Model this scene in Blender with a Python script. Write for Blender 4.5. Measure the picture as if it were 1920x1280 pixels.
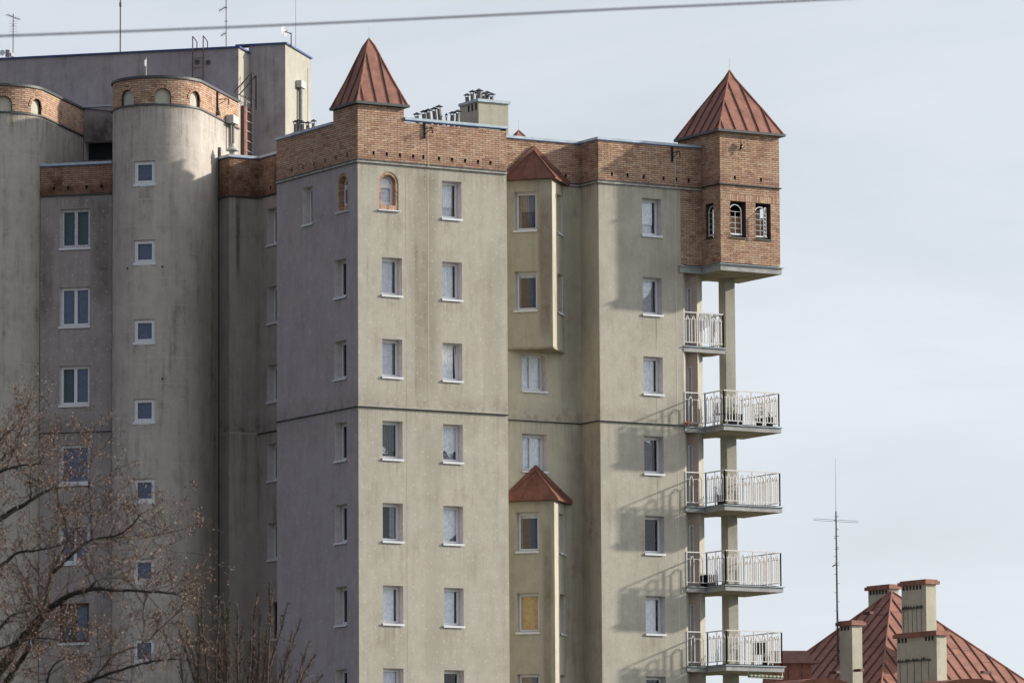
import bpy, math, random
from mathutils import Vector, Matrix
random.seed(7)
for o in list(bpy.data.objects): bpy.data.objects.remove(o)
S = bpy.context.scene
COL = S.collection
rad = math.radians

# ------------------------------------------------------------------ camera
CAMP = Vector((-91.7996, -162.8421, 0.0))
FPX, PITCH, ROLL, YAW = 10400.23, 6.86, -0.3588, 31.0115
y_, p_, r_ = rad(YAW), rad(PITCH), rad(ROLL)
CF = Vector((math.sin(y_)*math.cos(p_), math.cos(y_)*math.cos(p_), math.sin(p_)))
R0 = Vector((math.cos(y_), -math.sin(y_), 0)); U0 = R0.cross(CF)
CR = R0*math.cos(r_) + U0*math.sin(r_); CU = -R0*math.sin(r_) + U0*math.cos(r_)
cam = bpy.data.cameras.new('camera'); co = bpy.data.objects.new('camera', cam); COL.objects.link(co)
m = Matrix.Identity(4)
for i in range(3):
    m[i][0] = CR[i]; m[i][1] = CU[i]; m[i][2] = -CF[i]; m[i][3] = CAMP[i]
co.matrix_world = m
cam.sensor_width = 36; cam.sensor_fit = 'HORIZONTAL'; cam.lens = FPX/1920*36
cam.clip_start = 1; cam.clip_end = 6000
cam.dof.use_dof = True; cam.dof.focus_distance = 192; cam.dof.aperture_fstop = 5.0
S.camera = co
def at(x, y, D):                                    # point of the place seen at a photo pixel, D metres away
    return CAMP + (CF + CR*((x-960)/FPX) - CU*((y-640)/FPX))*D

# ------------------------------------------------------------------ light
SUND = Vector((-2.97, 1.0, -1.16)).normalized()
world = bpy.data.worlds.new('World'); S.world = world; world.use_nodes = True
nt = world.node_tree; nt.nodes.clear()
def N(t, typ, **kw):
    n = t.nodes.new(typ)
    for k, v in kw.items():
        if k.startswith('i_'):
            key = k[2:]; key = int(key) if key.isdigit() else key
            n.inputs[key].default_value = v
        else: setattr(n, k, v)
    return n
def L(t, a, b): t.links.new(a, b)
sky = N(nt, 'ShaderNodeTexSky', sky_type='NISHITA', sun_disc=False)
sky.sun_elevation = math.asin(-SUND.z); sky.sun_rotation = math.atan2(-SUND.x, -SUND.y)
sky.dust_density = 2.0; sky.air_density = 1.0; sky.ozone_density = 2.0
tc = N(nt, 'ShaderNodeTexCoord')
mp = N(nt, 'ShaderNodeMapping'); mp.inputs['Scale'].default_value = (2.0, 2.0, 9.0)
nz = N(nt, 'ShaderNodeTexNoise', i_Scale=1.9, i_Detail=6.0, i_Roughness=0.6, i_Distortion=0.8)
rp = N(nt, 'ShaderNodeMapRange'); rp.inputs[1].default_value = 0.36; rp.inputs[2].default_value = 0.68
rp.inputs[3].default_value = 0.88; rp.inputs[4].default_value = 0.99
mx = N(nt, 'ShaderNodeMix', data_type='RGBA')
# thin bright overcast: paler towards the sun's quarter, duller away from it
dt = N(nt, 'ShaderNodeVectorMath', operation='DOT_PRODUCT'); dt.inputs[1].default_value = tuple(-SUND)
q1 = N(nt, 'ShaderNodeMapRange', interpolation_type='SMOOTHSTEP'); q1.inputs[1].default_value = -0.75; q1.inputs[2].default_value = 0.14; q1.inputs[3].default_value = 0.56; q1.inputs[4].default_value = 0.985
q1s = N(nt, 'ShaderNodeMath', operation='SUBTRACT'); q1s.inputs[1].default_value = 0.28
q1c = N(nt, 'ShaderNodeMath', operation='MAXIMUM'); q1c.inputs[1].default_value = 0.0
q1p = N(nt, 'ShaderNodeMath', operation='POWER'); q1p.inputs[1].default_value = 1.5
q2 = N(nt, 'ShaderNodeMath', operation='MULTIPLY_ADD'); q2.inputs[1].default_value = 3.5
hz_ = N(nt, 'ShaderNodeVectorMath', operation='SCALE'); pass
L(nt, tc.outputs['Generated'], dt.inputs[0]); L(nt, dt.outputs['Value'], q1.inputs[0]); L(nt, dt.outputs['Value'], q1s.inputs[0]); L(nt, q1s.outputs[0], q1c.inputs[0]); L(nt, q1c.outputs[0], q1p.inputs[0]); L(nt, q1p.outputs[0], q2.inputs[0]); L(nt, q1.outputs[0], q2.inputs[2])
L(nt, q2.outputs[0], hz_.inputs['Scale']); L(nt, hz_.outputs[0], mx.inputs[7])
cm = N(nt, 'ShaderNodeMix', data_type='RGBA'); cm.inputs[6].default_value = (3.46, 3.56, 4.80, 1); cm.inputs[7].default_value = (3.62, 3.84, 4.13, 1)
cr_ = N(nt, 'ShaderNodeMapRange'); cr_.inputs[1].default_value = -0.8; cr_.inputs[2].default_value = 0.25
L(nt, dt.outputs['Value'], cr_.inputs[0]); L(nt, cr_.outputs[0], cm.inputs[0])
sx_ = N(nt, 'ShaderNodeSeparateXYZ'); L(nt, tc.outputs['Generated'], sx_.inputs[0])
zr_ = N(nt, 'ShaderNodeMapRange'); zr_.inputs[1].default_value = 0.1; zr_.inputs[2].default_value = 0.9; zr_.inputs[3].default_value = 1.0; zr_.inputs[4].default_value = 0.62; L(nt, sx_.outputs[2], zr_.inputs[0])
zs_ = N(nt, 'ShaderNodeVectorMath', operation='SCALE'); L(nt, cm.outputs[2], zs_.inputs[0]); L(nt, zr_.outputs[0], zs_.inputs['Scale']); 
cl_ = N(nt, 'ShaderNodeMapRange'); cl_.inputs[1].default_value = 0.35; cl_.inputs[2].default_value = 0.65; cl_.inputs[3].default_value = 0.95; cl_.inputs[4].default_value = 1.075; L(nt, nz.outputs[0], cl_.inputs[0])
zc_ = N(nt, 'ShaderNodeVectorMath', operation='SCALE'); L(nt, zs_.outputs[0], zc_.inputs[0]); L(nt, cl_.outputs[0], zc_.inputs['Scale']); L(nt, zc_.outputs[0], hz_.inputs[0])
bg = N(nt, 'ShaderNodeBackground', i_Strength=0.10); wo = N(nt, 'ShaderNodeOutputWorld')
L(nt, tc.outputs['Generated'], mp.inputs[0]); L(nt, mp.outputs[0], nz.inputs['Vector']); L(nt, nz.outputs[0], rp.inputs[0])
L(nt, rp.outputs[0], mx.inputs[0]); L(nt, sky.outputs[0], mx.inputs[6]); L(nt, mx.outputs[2], bg.inputs[0]); L(nt, bg.outputs[0], wo.inputs[0])
sl = bpy.data.lights.new('sun', 'SUN'); sl.energy = 2.95; sl.angle = rad(1.6); sl.color = (1.0, 0.93, 0.80)
so = bpy.data.objects.new('sun', sl); COL.objects.link(so); so.rotation_euler = SUND.to_track_quat('-Z', 'Y').to_euler()
so.location = (60, -30, 80)
S.view_settings.view_transform = 'Standard'; S.view_settings.look = 'None'
S.view_settings.exposure = 1.04; S.view_settings.gamma = 1.0
S.view_settings.use_curve_mapping = False
S.render.engine = 'CYCLES'; S.cycles.max_bounces = 8; S.cycles.transparent_max_bounces = 12

# ------------------------------------------------------------------ materials 
def newmat(name):
    mt = bpy.data.materials.new(name); mt.use_nodes = True
    t = mt.node_tree; b = t.nodes['Principled BSDF']; return mt, t, b
def rgb(c): return (c[0], c[1], c[2], 1)
def plain(name, col, rough=0.7, metal=0.0, var=0.12, scale=6.0, bump=0.0, bscale=60, spec=0.4):
    mt, t, b = newmat(name)
    g = N(t, 'ShaderNodeNewGeometry'); n = N(t, 'ShaderNodeTexNoise', i_Scale=scale, i_Detail=6.0, i_Roughness=0.65)
    L(t, g.outputs['Position'], n.inputs['Vector'])
    r = N(t, 'ShaderNodeMapRange'); r.inputs[1].default_value = 0.3; r.inputs[2].default_value = 0.7
    r.inputs[3].default_value = 1-var; r.inputs[4].default_value = 1+var
    L(t, n.outputs[0], r.inputs[0])
    v = N(t, 'ShaderNodeVectorMath', operation='SCALE'); v.inputs[0].default_value = col[:3]
    L(t, r.outputs[0], v.inputs['Scale']); L(t, v.outputs[0], b.inputs['Base Color'])
    b.inputs['Roughness'].default_value = rough; b.inputs['Metallic'].default_value = metal
    b.inputs['Specular IOR Level'].default_value = spec
    if bump:
        n2 = N(t, 'ShaderNodeTexNoise', i_Scale=bscale, i_Detail=3.0); L(t, g.outputs['Position'], n2.inputs['Vector'])
        bp = N(t, 'ShaderNodeBump', i_Strength=bump, i_Distance=0.01); L(t, n2.outputs[0], bp.inputs['Height']); L(t, bp.outputs[0], b.inputs['Normal'])
    return mt
def math_(t, op, a, b=None, clamp=False):
    n = N(t, 'ShaderNodeMath', operation=op, use_clamp=clamp)
    for i, v in enumerate((a, b)):
        if v is None: continue
        if isinstance(v, (int, float)): n.inputs[i].default_value = v
        else: L(t, v, n.inputs[i])
    return n.outputs[0]
def smooth(t, v, a, b, lo=0.0, hi=1.0):
    r = N(t, 'ShaderNodeMapRange', interpolation_type='SMOOTHSTEP')
    r.inputs[1].default_value = a; r.inputs[2].default_value = b; r.inputs[3].default_value = lo; r.inputs[4].default_value = hi
    L(t, v, r.inputs[0]); return r.outputs[0]
def plaster(name, base, dirt=(0.16, 0.135, 0.10), amount=0.5, patches=(), dots=0.0, algae=0.0, streak=0.5, ledges=(28.65, 20.25), sills=(), rings=None):
    """trowelled render with rain streaks, dirt washed down from the ledges and pale fixing spots"""
    mt, t, b = newmat(name)
    g = N(t, 'ShaderNodeNewGeometry'); sp = N(t, 'ShaderNodeSeparateXYZ'); L(t, g.outputs['Position'], sp.inputs[0])
    X, Y, Z = sp.outputs
    def noise(scale, vec=(1, 1, 1), det=5.0, ro=0.6):
        mp = N(t, 'ShaderNodeMapping'); mp.inputs['Scale'].default_value = vec; L(t, g.outputs['Position'], mp.inputs[0])
        n = N(t, 'ShaderNodeTexNoise', i_Scale=scale, i_Detail=det, i_Roughness=ro); L(t, mp.outputs[0], n.inputs['Vector']); return n.outputs[0]
    big = noise(0.55, (1, 1, 0.7)); mid = noise(3.0, (1, 1, 0.8), 6, 0.7); fine = noise(22.0, (1, 1, 1), 4, 0.7)
    stk = noise(1.0, (3.6, 3.6, 0.22), 6, 0.68); stk2 = noise(1.0, (11, 11, 0.5), 4, 0.6)
    # brightness variation
    val = math_(t, 'ADD', smooth(t, big, 0.3, 0.7, -0.10, 0.08), smooth(t, mid, 0.25, 0.75, -0.07, 0.07))
    val = math_(t, 'ADD', val, smooth(t, fine, 0.2, 0.8, -0.09, 0.09)); val = math_(t, 'ADD', val, 1.0)
    v = N(t, 'ShaderNodeVectorMath', operation='SCALE'); v.inputs[0].default_value = base; L(t, val, v.inputs['Scale'])
    col = v.outputs[0]
    # dirt
    blot = noise(1.25, (1, 1, 0.8), 7, 0.72)
    d = math_(t, 'MULTIPLY', math_(t, 'MULTIPLY', smooth(t, stk, 0.44, 0.76), smooth(t, blot, 0.36, 0.62, 0.15, 1.1)), streak)
    d = math_(t, 'ADD', d, math_(t, 'MULTIPLY', smooth(t, blot, 0.50, 0.72), 0.55*streak))
    d = math_(t, 'ADD', d, math_(t, 'MULTIPLY', smooth(t, stk2, 0.5, 0.85), 0.14*streak))
    # drips washed down under the window sills
    for st in sills:
        (ax2, c0, c1), zs_ = st
        A2 = {'x': X, 'y': Y}.get(ax2)
        if ax2 == 't': A2 = math_(t, 'MULTIPLY', math_(t, 'SUBTRACT', Y, X), 0.70711)
        inn = math_(t, 'MULTIPLY', smooth(t, A2, c0-0.06, c0+0.02), smooth(t, A2, c1+0.06, c1-0.02))
        fz = math_(t, 'FRACT', math_(t, 'DIVIDE', math_(t, 'SUBTRACT', zs_, Z), 2.8))
        d = math_(t, 'ADD', d, math_(t, 'MULTIPLY', math_(t, 'MULTIPLY', inn, smooth(t, fz, 0.33, 0.0)), smooth(t, stk2, 0.42, 0.66, 0.0, 0.42)))
    d = math_(t, 'ADD', d, math_(t, 'MULTIPLY', smooth(t, big, 0.52, 0.78), 0.35))
    for lz in ledges:
        u1 = smooth(t, Z, lz-1.1, lz); u2 = math_(t, 'LESS_THAN', Z, lz+0.02)
        d = math_(t, 'ADD', d, math_(t, 'MULTIPLY', math_(t, 'MULTIPLY', u1, u2), math_(t, 'MULTIPLY', smooth(t, stk2, 0.35, 0.7), 0.45)))
    lz = 20.35 if 20.25 in ledges else -50.0
    up = math_(t, 'MULTIPLY', smooth(t, Z, lz+0.75, lz), math_(t, 'GREATER_THAN', Z, lz))
    d = math_(t, 'ADD', d, math_(t, 'MULTIPLY', up, smooth(t, mid, 0.4, 0.65, 0.1, 0.85)))
    for (ax, c, w, z0, z1, k) in patches:
        A = {'x': X, 'y': Y}.get(ax)
        if ax == 'w': A = math_(t, 'MULTIPLY', math_(t, 'ADD', X, Y), 0.70711)
        if ax == 't': A = math_(t, 'MULTIPLY', math_(t, 'SUBTRACT', Y, X), 0.70711)
        wob = math_(t, 'ADD', A, smooth(t, stk, 0.2, 0.8, -0.25*w, 0.25*w))
        e = math_(t, 'ABSOLUTE', math_(t, 'SUBTRACT', wob, c)); e = smooth(t, e, w, w*0.35)
        zz = math_(t, 'MULTIPLY', smooth(t, Z, z0, z0+1.0), smooth(t, Z, z1+0.4, z1-0.4))
        q = math_(t, 'MULTIPLY', e, zz); q = math_(t, 'MULTIPLY', q, smooth(t, mid, 0.25, 0.7, 0.35, 1.0))
        d = math_(t, 'ADD', d, math_(t, 'MULTIPLY', q, k))
    d = math_(t, 'MULTIPLY', d, amount, clamp=True)
    m1 = N(t, 'ShaderNodeMix', data_type='RGBA'); L(t, d, m1.inputs[0]); L(t, col, m1.inputs[6]); m1.inputs[7].default_value = rgb(dirt)
    col = m1.outputs[2]
    if algae:
        a = math_(t, 'MULTIPLY', smooth(t, stk, 0.5, 0.72), smooth(t, big, 0.4, 0.65)); a = math_(t, 'MULTIPLY', a, algae, clamp=True)
        m2 = N(t, 'ShaderNodeMix', data_type='RGBA'); L(t, a, m2.inputs[0]); L(t, col, m2.inputs[6]); m2.inputs[7].default_value = (0.10, 0.115, 0.07, 1)
        col = m2.outputs[2]
    if rings is not None:
        q = math_(t, 'FRACT', math_(t, 'DIVIDE', math_(t, 'SUBTRACT', math_(t, 'ADD', Z, math_(t, 'MULTIPLY', mid, 0.015)), rings), 0.93))
        q = math_(t, 'MULTIPLY', smooth(t, q, 0.05, 0.02), smooth(t, blot, 0.4, 0.6, 0.0, 0.22))
        mr = N(t, 'ShaderNodeMix', data_type='RGBA'); L(t, q, mr.inputs[0]); L(t, col, mr.inputs[6]); mr.inputs[7].default_value = (0.62, 0.60, 0.55, 1); col = mr.outputs[2]
    if dots:
        sc = math_(t, 'ADD', math_(t, 'SUBTRACT', X, Y), math_(t, 'MULTIPLY', math_(t, 'ADD', X, Y), 0.31))
        cb = N(t, 'ShaderNodeCombineXYZ'); L(t, math_(t, 'MULTIPLY', sc, 1.9), cb.inputs[0]); L(t, math_(t, 'MULTIPLY', Z, 2.6), cb.inputs[1])
        vo = N(t, 'ShaderNodeTexVoronoi', voronoi_dimensions='2D', i_Scale=1.0, i_Randomness=0.75); L(t, cb.outputs[0], vo.inputs['Vector'])
        q = math_(t, 'MULTIPLY', smooth(t, vo.outputs['Distance'], 0.12, 0.02), dots)
        q = math_(t, 'MULTIPLY', q, smooth(t, mid, 0.35, 0.6, 0.3, 1.0))
        m3 = N(t, 'ShaderNodeMix', data_type='RGBA'); L(t, q, m3.inputs[0]); L(t, col, m3.inputs[6]); m3.inputs[7].default_value = (0.62, 0.60, 0.54, 1)
        col = m3.outputs[2]
    L(t, col, b.inputs['Base Color']); b.inputs['Roughness'].default_value = 0.93; b.inputs['Specular IOR Level'].default_value = 0.15
    n2 = noise(45.0, (1, 1, 1), 3, 0.6); bsum = math_(t, 'ADD', math_(t, 'MULTIPLY', n2, 0.5), mid)
    bp = N(t, 'ShaderNodeBump', i_Strength=0.55, i_Distance=0.012); L(t, bsum, bp.inputs['Height']); L(t, bp.outputs[0], b.inputs['Normal'])
    return mt
PB = (0.405, 0.378, 0.322)
M = {}
M['plaster_main'] = plaster('plaster_main', PB, amount=0.62, patches=[('x', 2.62, 0.72, 20.4, 28.5, 0.75), ('x', 5.3, 0.5, 20.4, 26.0, 0.35), ('x', 2.9, 0.5, 11.0, 19.5, 0.3)], dots=0.42, ledges=(28.65, 20.25), sills=((('x', 0.94, 1.72), 26.95), (('x', 3.32, 4.10), 26.95)))
M['plaster_side'] = plaster('plaster_side', (0.37, 0.332, 0.345), amount=0.65, dots=0.3, streak=0.4, sills=((('y', 0.83, 1.64), 26.95),))  # base darker and bluer than the main face: this side's shade in colour
M['plaster_recess'] = plaster('plaster_recess', (0.475, 0.435, 0.345), dirt=(0.20, 0.155, 0.13), amount=0.75, patches=[('x', 9.2, 0.55, 20.4, 28.0, 0.6), ('x', 9.7, 0.9, 9.0, 20.0, 0.7)], streak=0.5)
M['plaster_bay'] = plaster('plaster_bay', (0.40, 0.37, 0.30), dirt=(0.15, 0.10, 0.065), amount=0.7, patches=[('t', -5.15, 0.30, 22.8, 28.0, 0.9), ('t', -5.15, 0.22, 9.0, 16.5, 0.8)], streak=0.3, ledges=())
M['plaster_tower'] = plaster('plaster_tower', PB, amount=0.55, patches=[('x', 12.6, 0.9, 25.0, 26.2, 0.7), ('x', 11.0, 0.8, 25.4, 26.3, 0.5), ('x', 12.8, 0.5, 20.3, 21.3, 0.7)], dots=0.3, sills=((('x', 11.54, 12.34), 26.95),))
M['plaster_wing'] = plaster('plaster_wing', (0.325, 0.288, 0.283), dirt=(0.095, 0.085, 0.065), amount=0.85, patches=[('t', 10.9, 0.5, 24.5, 28.5, 0.7), ('t', 12.9, 0.4, 24.0, 27.5, 0.6)], dots=0.5, streak=0.45)
M['plaster_stair'] = plaster('plaster_stair', (0.45, 0.405, 0.37), dirt=(0.105, 0.085, 0.06), amount=0.85, patches=[('w', 6.9, 0.5, 9.0, 29.0, 0.3), ('t', 15.2, 0.5, 24.0, 31.0, 0.6)], streak=0.6, algae=0.05, ledges=(31.55,), rings=0.4)
M['plaster_back'] = plaster('plaster_back', (0.38, 0.338, 0.318), dirt=(0.095, 0.085, 0.07), amount=0.7, streak=0.45, algae=0.35, patches=[('x', 0.52, 0.12, 25.5, 28.9, 1.3)])
M['plaster_penthouse'] = plaster('plaster_penthouse', (0.35, 0.315, 0.325), dirt=(0.10, 0.085, 0.075), amount=0.75, streak=0.55, algae=0.2, ledges=(), patches=[('t', 11.8, 2.2, 29.0, 32.3, 1.5)])  # wide patch paints the recess shade between the stair towers in dirt colour
M['plaster_door'] = plaster('plaster_door', (0.37, 0.29, 0.25), amount=0.4, ledges=())
M['plaster_warm'] = plaster('plaster_warm', (0.35, 0.335, 0.29), dirt=(0.12, 0.105, 0.08), amount=0.6, streak=0.5, ledges=())
M['arch_panel'] = plaster('arch_panel', (0.50, 0.47, 0.40), amount=0.3, ledges=())
M['plaster_chimney'] = plaster('plaster_chimney', (0.44, 0.42, 0.34), dirt=(0.10, 0.09, 0.06), amount=0.55, streak=0.55, ledges=())
BR = [(0.45, 0.29, 0.20), (0.405, 0.245, 0.173), (0.49, 0.34, 0.235), (0.33, 0.19, 0.14), (0.435, 0.30, 0.225)]
def brickmat(name, c):
    mt = plain(name, c, 0.88, var=0.22, scale=5.5, bump=0.5, bscale=40, spec=0.2); t = mt.node_tree; b = t.nodes['Principled BSDF']
    src = b.inputs['Base Color'].links[0].from_socket
    g = N(t, 'ShaderNodeNewGeometry'); n = N(t, 'ShaderNodeTexNoise', i_Scale=1.4, i_Detail=6.0, i_Roughness=0.7); L(t, g.outputs['Position'], n.inputs['Vector'])
    sp = N(t, 'ShaderNodeSeparateXYZ'); L(t, g.outputs['Position'], sp.inputs[0])
    soot_dark = smooth(t, n.outputs[0], 0.48, 0.75, 0.0, 0.6)
    rear_dark = math_(t, 'MULTIPLY', smooth(t, sp.outputs[1], 5.9, 6.3), math_(t, 'LESS_THAN', sp.outputs[2], 31.0))     # bricks of the rear and wing parapets darker
    soot_dark = math_(t, 'ADD', soot_dark, math_(t, 'MULTIPLY', rear_dark, smooth(t, n.outputs[0], 0.3, 0.7, 0.35, 0.6)))
    foot = smooth(t, sp.outputs[2], 29.25, 28.85, 0.0, 0.28); soot_dark = math_(t, 'ADD', soot_dark, math_(t, 'MULTIPLY', foot, math_(t, 'GREATER_THAN', sp.outputs[2], 28.7)), clamp=True)
    m = N(t, 'ShaderNodeMix', data_type='RGBA'); L(t, soot_dark, m.inputs[0]); L(t, src, m.inputs[6]); m.inputs[7].default_value = (0.12, 0.055, 0.035, 1); L(t, m.outputs[2], b.inputs['Base Color'])
    return mt
for i, c in enumerate(BR): M['brick%d' % i] = brickmat('fired_brick_%d' % i, c)
M['pier'] = plain('interior_brick', (0.50, 0.30, 0.20), 0.9, var=0.3, scale=9)
M['mortar'] = plain('mortar', (0.07, 0.05, 0.042), 0.95, var=0.25, scale=9)
M['redmetal'] = plain('red_sheet_metal', (0.24, 0.107, 0.078), 0.62, var=0.32, scale=2.6, bump=0.6, bscale=4, spec=0.2)
M['redmetal_dark'] = plain('weathered_red_metal', (0.085, 0.032, 0.026), 0.7, var=0.3, scale=3.0)
M['flash'] = plain('zinc_flashing', (0.36, 0.42, 0.47), 0.45, metal=0.25, var=0.18, scale=3)
M['flash_dark'] = plain('dark_blue_edge', (0.035, 0.065, 0.19), 0.5, var=0.2)  # blue puts lens colour fringing into the dark coping edges
M['ledge'] = plain('weathered_ledge_metal', (0.33, 0.31, 0.285), 0.7, var=0.4, scale=4)
M['gutter'] = plain('gutter_metal', (0.06, 0.062, 0.066), 0.5, var=0.3)
M['concrete'] = plain('concrete', (0.30, 0.28, 0.24), 0.9, var=0.22, scale=3, bump=0.3)
M['concrete_edge'] = plain('concrete_edge', (0.33, 0.33, 0.33), 0.85, var=0.25, scale=4)
M['soffit'] = plain('soffit', (0.27, 0.23, 0.17), 0.9, var=0.25, scale=2.5)
M['white'] = plain('white_plastic_frame', (0.66, 0.66, 0.68), 0.4, var=0.04)
M['sill'] = plain('sheet_metal_sill', (0.62, 0.63, 0.66), 0.4, var=0.08)
M['oldwhite'] = plain('flaking_white_paint', (0.50, 0.49, 0.50), 0.7, var=0.3, scale=14)
M['brownframe'] = plain('brown_wood_frame', (0.10, 0.05, 0.035), 0.6, var=0.3, scale=12)
M['rail'] = plain('cream_railing_paint', (0.60, 0.575, 0.565), 0.5, var=0.1, scale=12)
M['pipe'] = plain('galvanised_pipe', (0.17, 0.165, 0.155), 0.5, metal=0.3, var=0.3, scale=7)
M['pipecap'] = plain('dark_pipe_cap', (0.055, 0.06, 0.085), 0.5, metal=0.2, var=0.3)
M['rust'] = plain('rusty_red_steel', (0.14, 0.06, 0.05), 0.75, var=0.3, scale=9)
M['reveal'] = plain('pale_window_reveal', (0.60, 0.545, 0.54), 0.85, var=0.14, scale=5)
M['dark'] = plain('dark_steel', (0.05, 0.048, 0.05), 0.6, var=0.3)
M['bayroof'] = plain('dull_red_metal', (0.165, 0.076, 0.056), 0.75, var=0.28, scale=2.5, bump=0.2, bscale=6, spec=0.12)
M['iron'] = plain('black_iron', (0.035, 0.022, 0.025), 0.95, var=0.3, spec=0.05)
M['lightmetal'] = plain('pale_sheet_metal', (0.40, 0.40, 0.39), 0.6, var=0.15)
M['black'] = plain('dark_room', (0.022, 0.026, 0.026), 0.95, var=0.1)
M['room'] = plain('room_wall', (0.38, 0.36, 0.35), 0.95, var=0.1)
M['cable'] = plain('pale_cable', (0.52, 0.48, 0.42), 0.6, var=0.1)
def curtain(name, col, trans=0.25):
    mt, t, b = newmat(name); b.inputs['Base Color'].default_value = rgb(col); b.inputs['Roughness'].default_value = 0.9
    g = N(t, 'ShaderNodeNewGeometry'); n = N(t, 'ShaderNodeTexNoise', i_Scale=9.0, i_Detail=4.0); L(t, g.outputs['Position'], n.inputs['Vector'])
    v = N(t, 'ShaderNodeVectorMath', operation='SCALE'); v.inputs[0].default_value = col; L(t, smooth(t, n.outputs[0], 0.3, 0.7, 0.88, 1.1), v.inputs['Scale'])
    L(t, v.outputs[0], b.inputs['Base Color']); return mt
M['c_white'] = curtain('white_net_curtain', (0.92, 0.92, 0.95)); M['c_grey'] = curtain('grey_curtain', (0.36, 0.36, 0.39))
M['c_lav'] = curtain('pale_blind_and_reflection', (0.80, 0.78, 0.84)); M['c_drape'] = curtain('dark_drape', (0.16, 0.135, 0.17)); M['c_dark'] = curtain('charcoal_curtain', (0.13, 0.135, 0.15))
M['c_brown'] = curtain('brown_box_and_reflection', (0.155, 0.105, 0.085)); M['c_blue'] = curtain('blue_reflection', (0.045, 0.085, 0.185))  # flat brown and blue paint reflections in bay panes; brown also colours window boxes
M['c_cream'] = curtain('cream_curtain', (0.42, 0.35, 0.29)); M['c_tan'] = curtain('tan_blind', (0.70, 0.50, 0.24))
M['c_bluestripe'] = curtain('pale_blue_curtain', (0.22, 0.25, 0.36)); M['c_dusk'] = curtain('dusk_blue_reflection', (0.15, 0.185, 0.28)); M['c_teal'] = curtain('deep_teal_reflection', (0.06, 0.12, 0.13))
def glassmat(name, tint, refl):
    mt, t, b = newmat(name); t.nodes.remove(b); out = t.nodes['Material Output']
    tr = N(t, 'ShaderNodeBsdfTransparent'); tr.inputs[0].default_value = rgb(tint)
    gl = N(t, 'ShaderNodeBsdfGlossy', i_Roughness=0.02); gl.inputs[0].default_value = (0.92, 0.96, 1, 1)
    fr = N(t, 'ShaderNodeFresnel', i_IOR=1.5)
    g = N(t, 'ShaderNodeNewGeometry'); n = N(t, 'ShaderNodeTexNoise', i_Scale=1.3); L(t, g.outputs['Position'], n.inputs['Vector'])
    bp = N(t, 'ShaderNodeBump', i_Strength=0.12, i_Distance=0.05); L(t, n.outputs[0], bp.inputs['Height']); L(t, bp.outputs[0], gl.inputs['Normal'])
    f = math_(t, 'ADD', math_(t, 'MULTIPLY', fr.outputs[0], 0.85), refl, clamp=True)
    mxs = N(t, 'ShaderNodeMixShader'); L(t, f, mxs.inputs[0]); L(t, tr.outputs[0], mxs.inputs[1]); L(t, gl.outputs[0], mxs.inputs[2]); L(t, mxs.outputs[0], out.inputs[0])
    return mt
M['glass'] = glassmat('window_glass', (0.96, 0.975, 0.99), 0.0)

# ------------------------------------------------------------------ mesh helpers
class MB:
    def __init__(s): s.v = []; s.f = []; s.m = []
    def poly(s, pts, mi=0):
        b = len(s.v); s.v += [tuple(p) for p in pts]; s.f.append(tuple(range(b, b+len(pts)))); s.m.append(mi)
    def hexa(s, a, mi=0, skip=()):                 # 8 corners: bottom ring 0-3, top ring 4-7
        b = len(s.v); s.v += [tuple(p) for p in a]
        for k, f in enumerate(((0, 3, 2, 1), (4, 5, 6, 7), (0, 1, 5, 4), (1, 2, 6, 5), (2, 3, 7, 6), (3, 0, 4, 7))):
            if k in skip: continue
            s.f.append(tuple(b+i for i in f)); s.m.append(mi)
    def box(s, lo, hi, mi=0):
        (x0, y0, z0), (x1, y1, z1) = lo, hi
        s.hexa([(x0, y0, z0), (x1, y0, z0), (x1, y1, z0), (x0, y1, z0), (x0, y0, z1), (x1, y0, z1), (x1, y1, z1), (x0, y1, z1)], mi)
    def tube(s, pts, rads, k=6, mi=0, cap=True):
        pts = [Vector(p) for p in pts]
        if not isinstance(rads, (list, tuple)): rads = [rads]*len(pts)
        rings = []; ref = None
        for i, p in enumerate(pts):
            d = (pts[min(i+1, len(pts)-1)] - pts[max(i-1, 0)])
            d = d.normalized() if d.length > 1e-9 else Vector((0, 0, 1))
            if ref is None: ref = Vector((0, 0, 1)) if abs(d.z) < 0.9 else Vector((1, 0, 0))
            a = d.cross(ref); a = a.normalized() if a.length > 1e-6 else d.orthogonal().normalized()
            b = d.cross(a); ref = a.cross(d)*1.0
            ref = -b if b.length else ref
            bb = len(s.v)
            for j in range(k):
                an = 2*math.pi*(j+0.5)/k; s.v.append(tuple(p + (a*math.cos(an) + b*math.sin(an))*rads[i]))
            rings.append(bb)
        for i in range(len(rings)-1):
            for j in range(k):
                j2 = (j+1) % k; s.f.append((rings[i]+j, rings[i]+j2, rings[i+1]+j2, rings[i+1]+j)); s.m.append(mi)
        if cap:
            s.f.append(tuple(rings[0]+j for j in range(k))); s.m.append(mi); s.f.append(tuple(rings[-1]+j for j in reversed(range(k)))); s.m.append(mi)
    def data(s, name, mats):
        me = bpy.data.meshes.new(name); me.from_pydata(s.v, [], s.f)
        for mm in mats: me.materials.append(M[mm] if isinstance(mm, str) else mm)
        me.polygons.foreach_set('material_index', s.m); me.update(); return me
    def build(s, name, mats, parent=None, smooth_=False):
        if isinstance(mats, str): mats = [mats]
        me = s.data(name, mats)
        if smooth_: me.polygons.foreach_set('use_smooth', [True]*len(me.polygons))
        return link(name, me, parent)
def link(name, me, parent=None, loc=None):
    o = bpy.data.objects.new(name, me); COL.objects.link(o)
    if parent: o.parent = parent
    if loc is not None: o.location = loc
    return o
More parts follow.
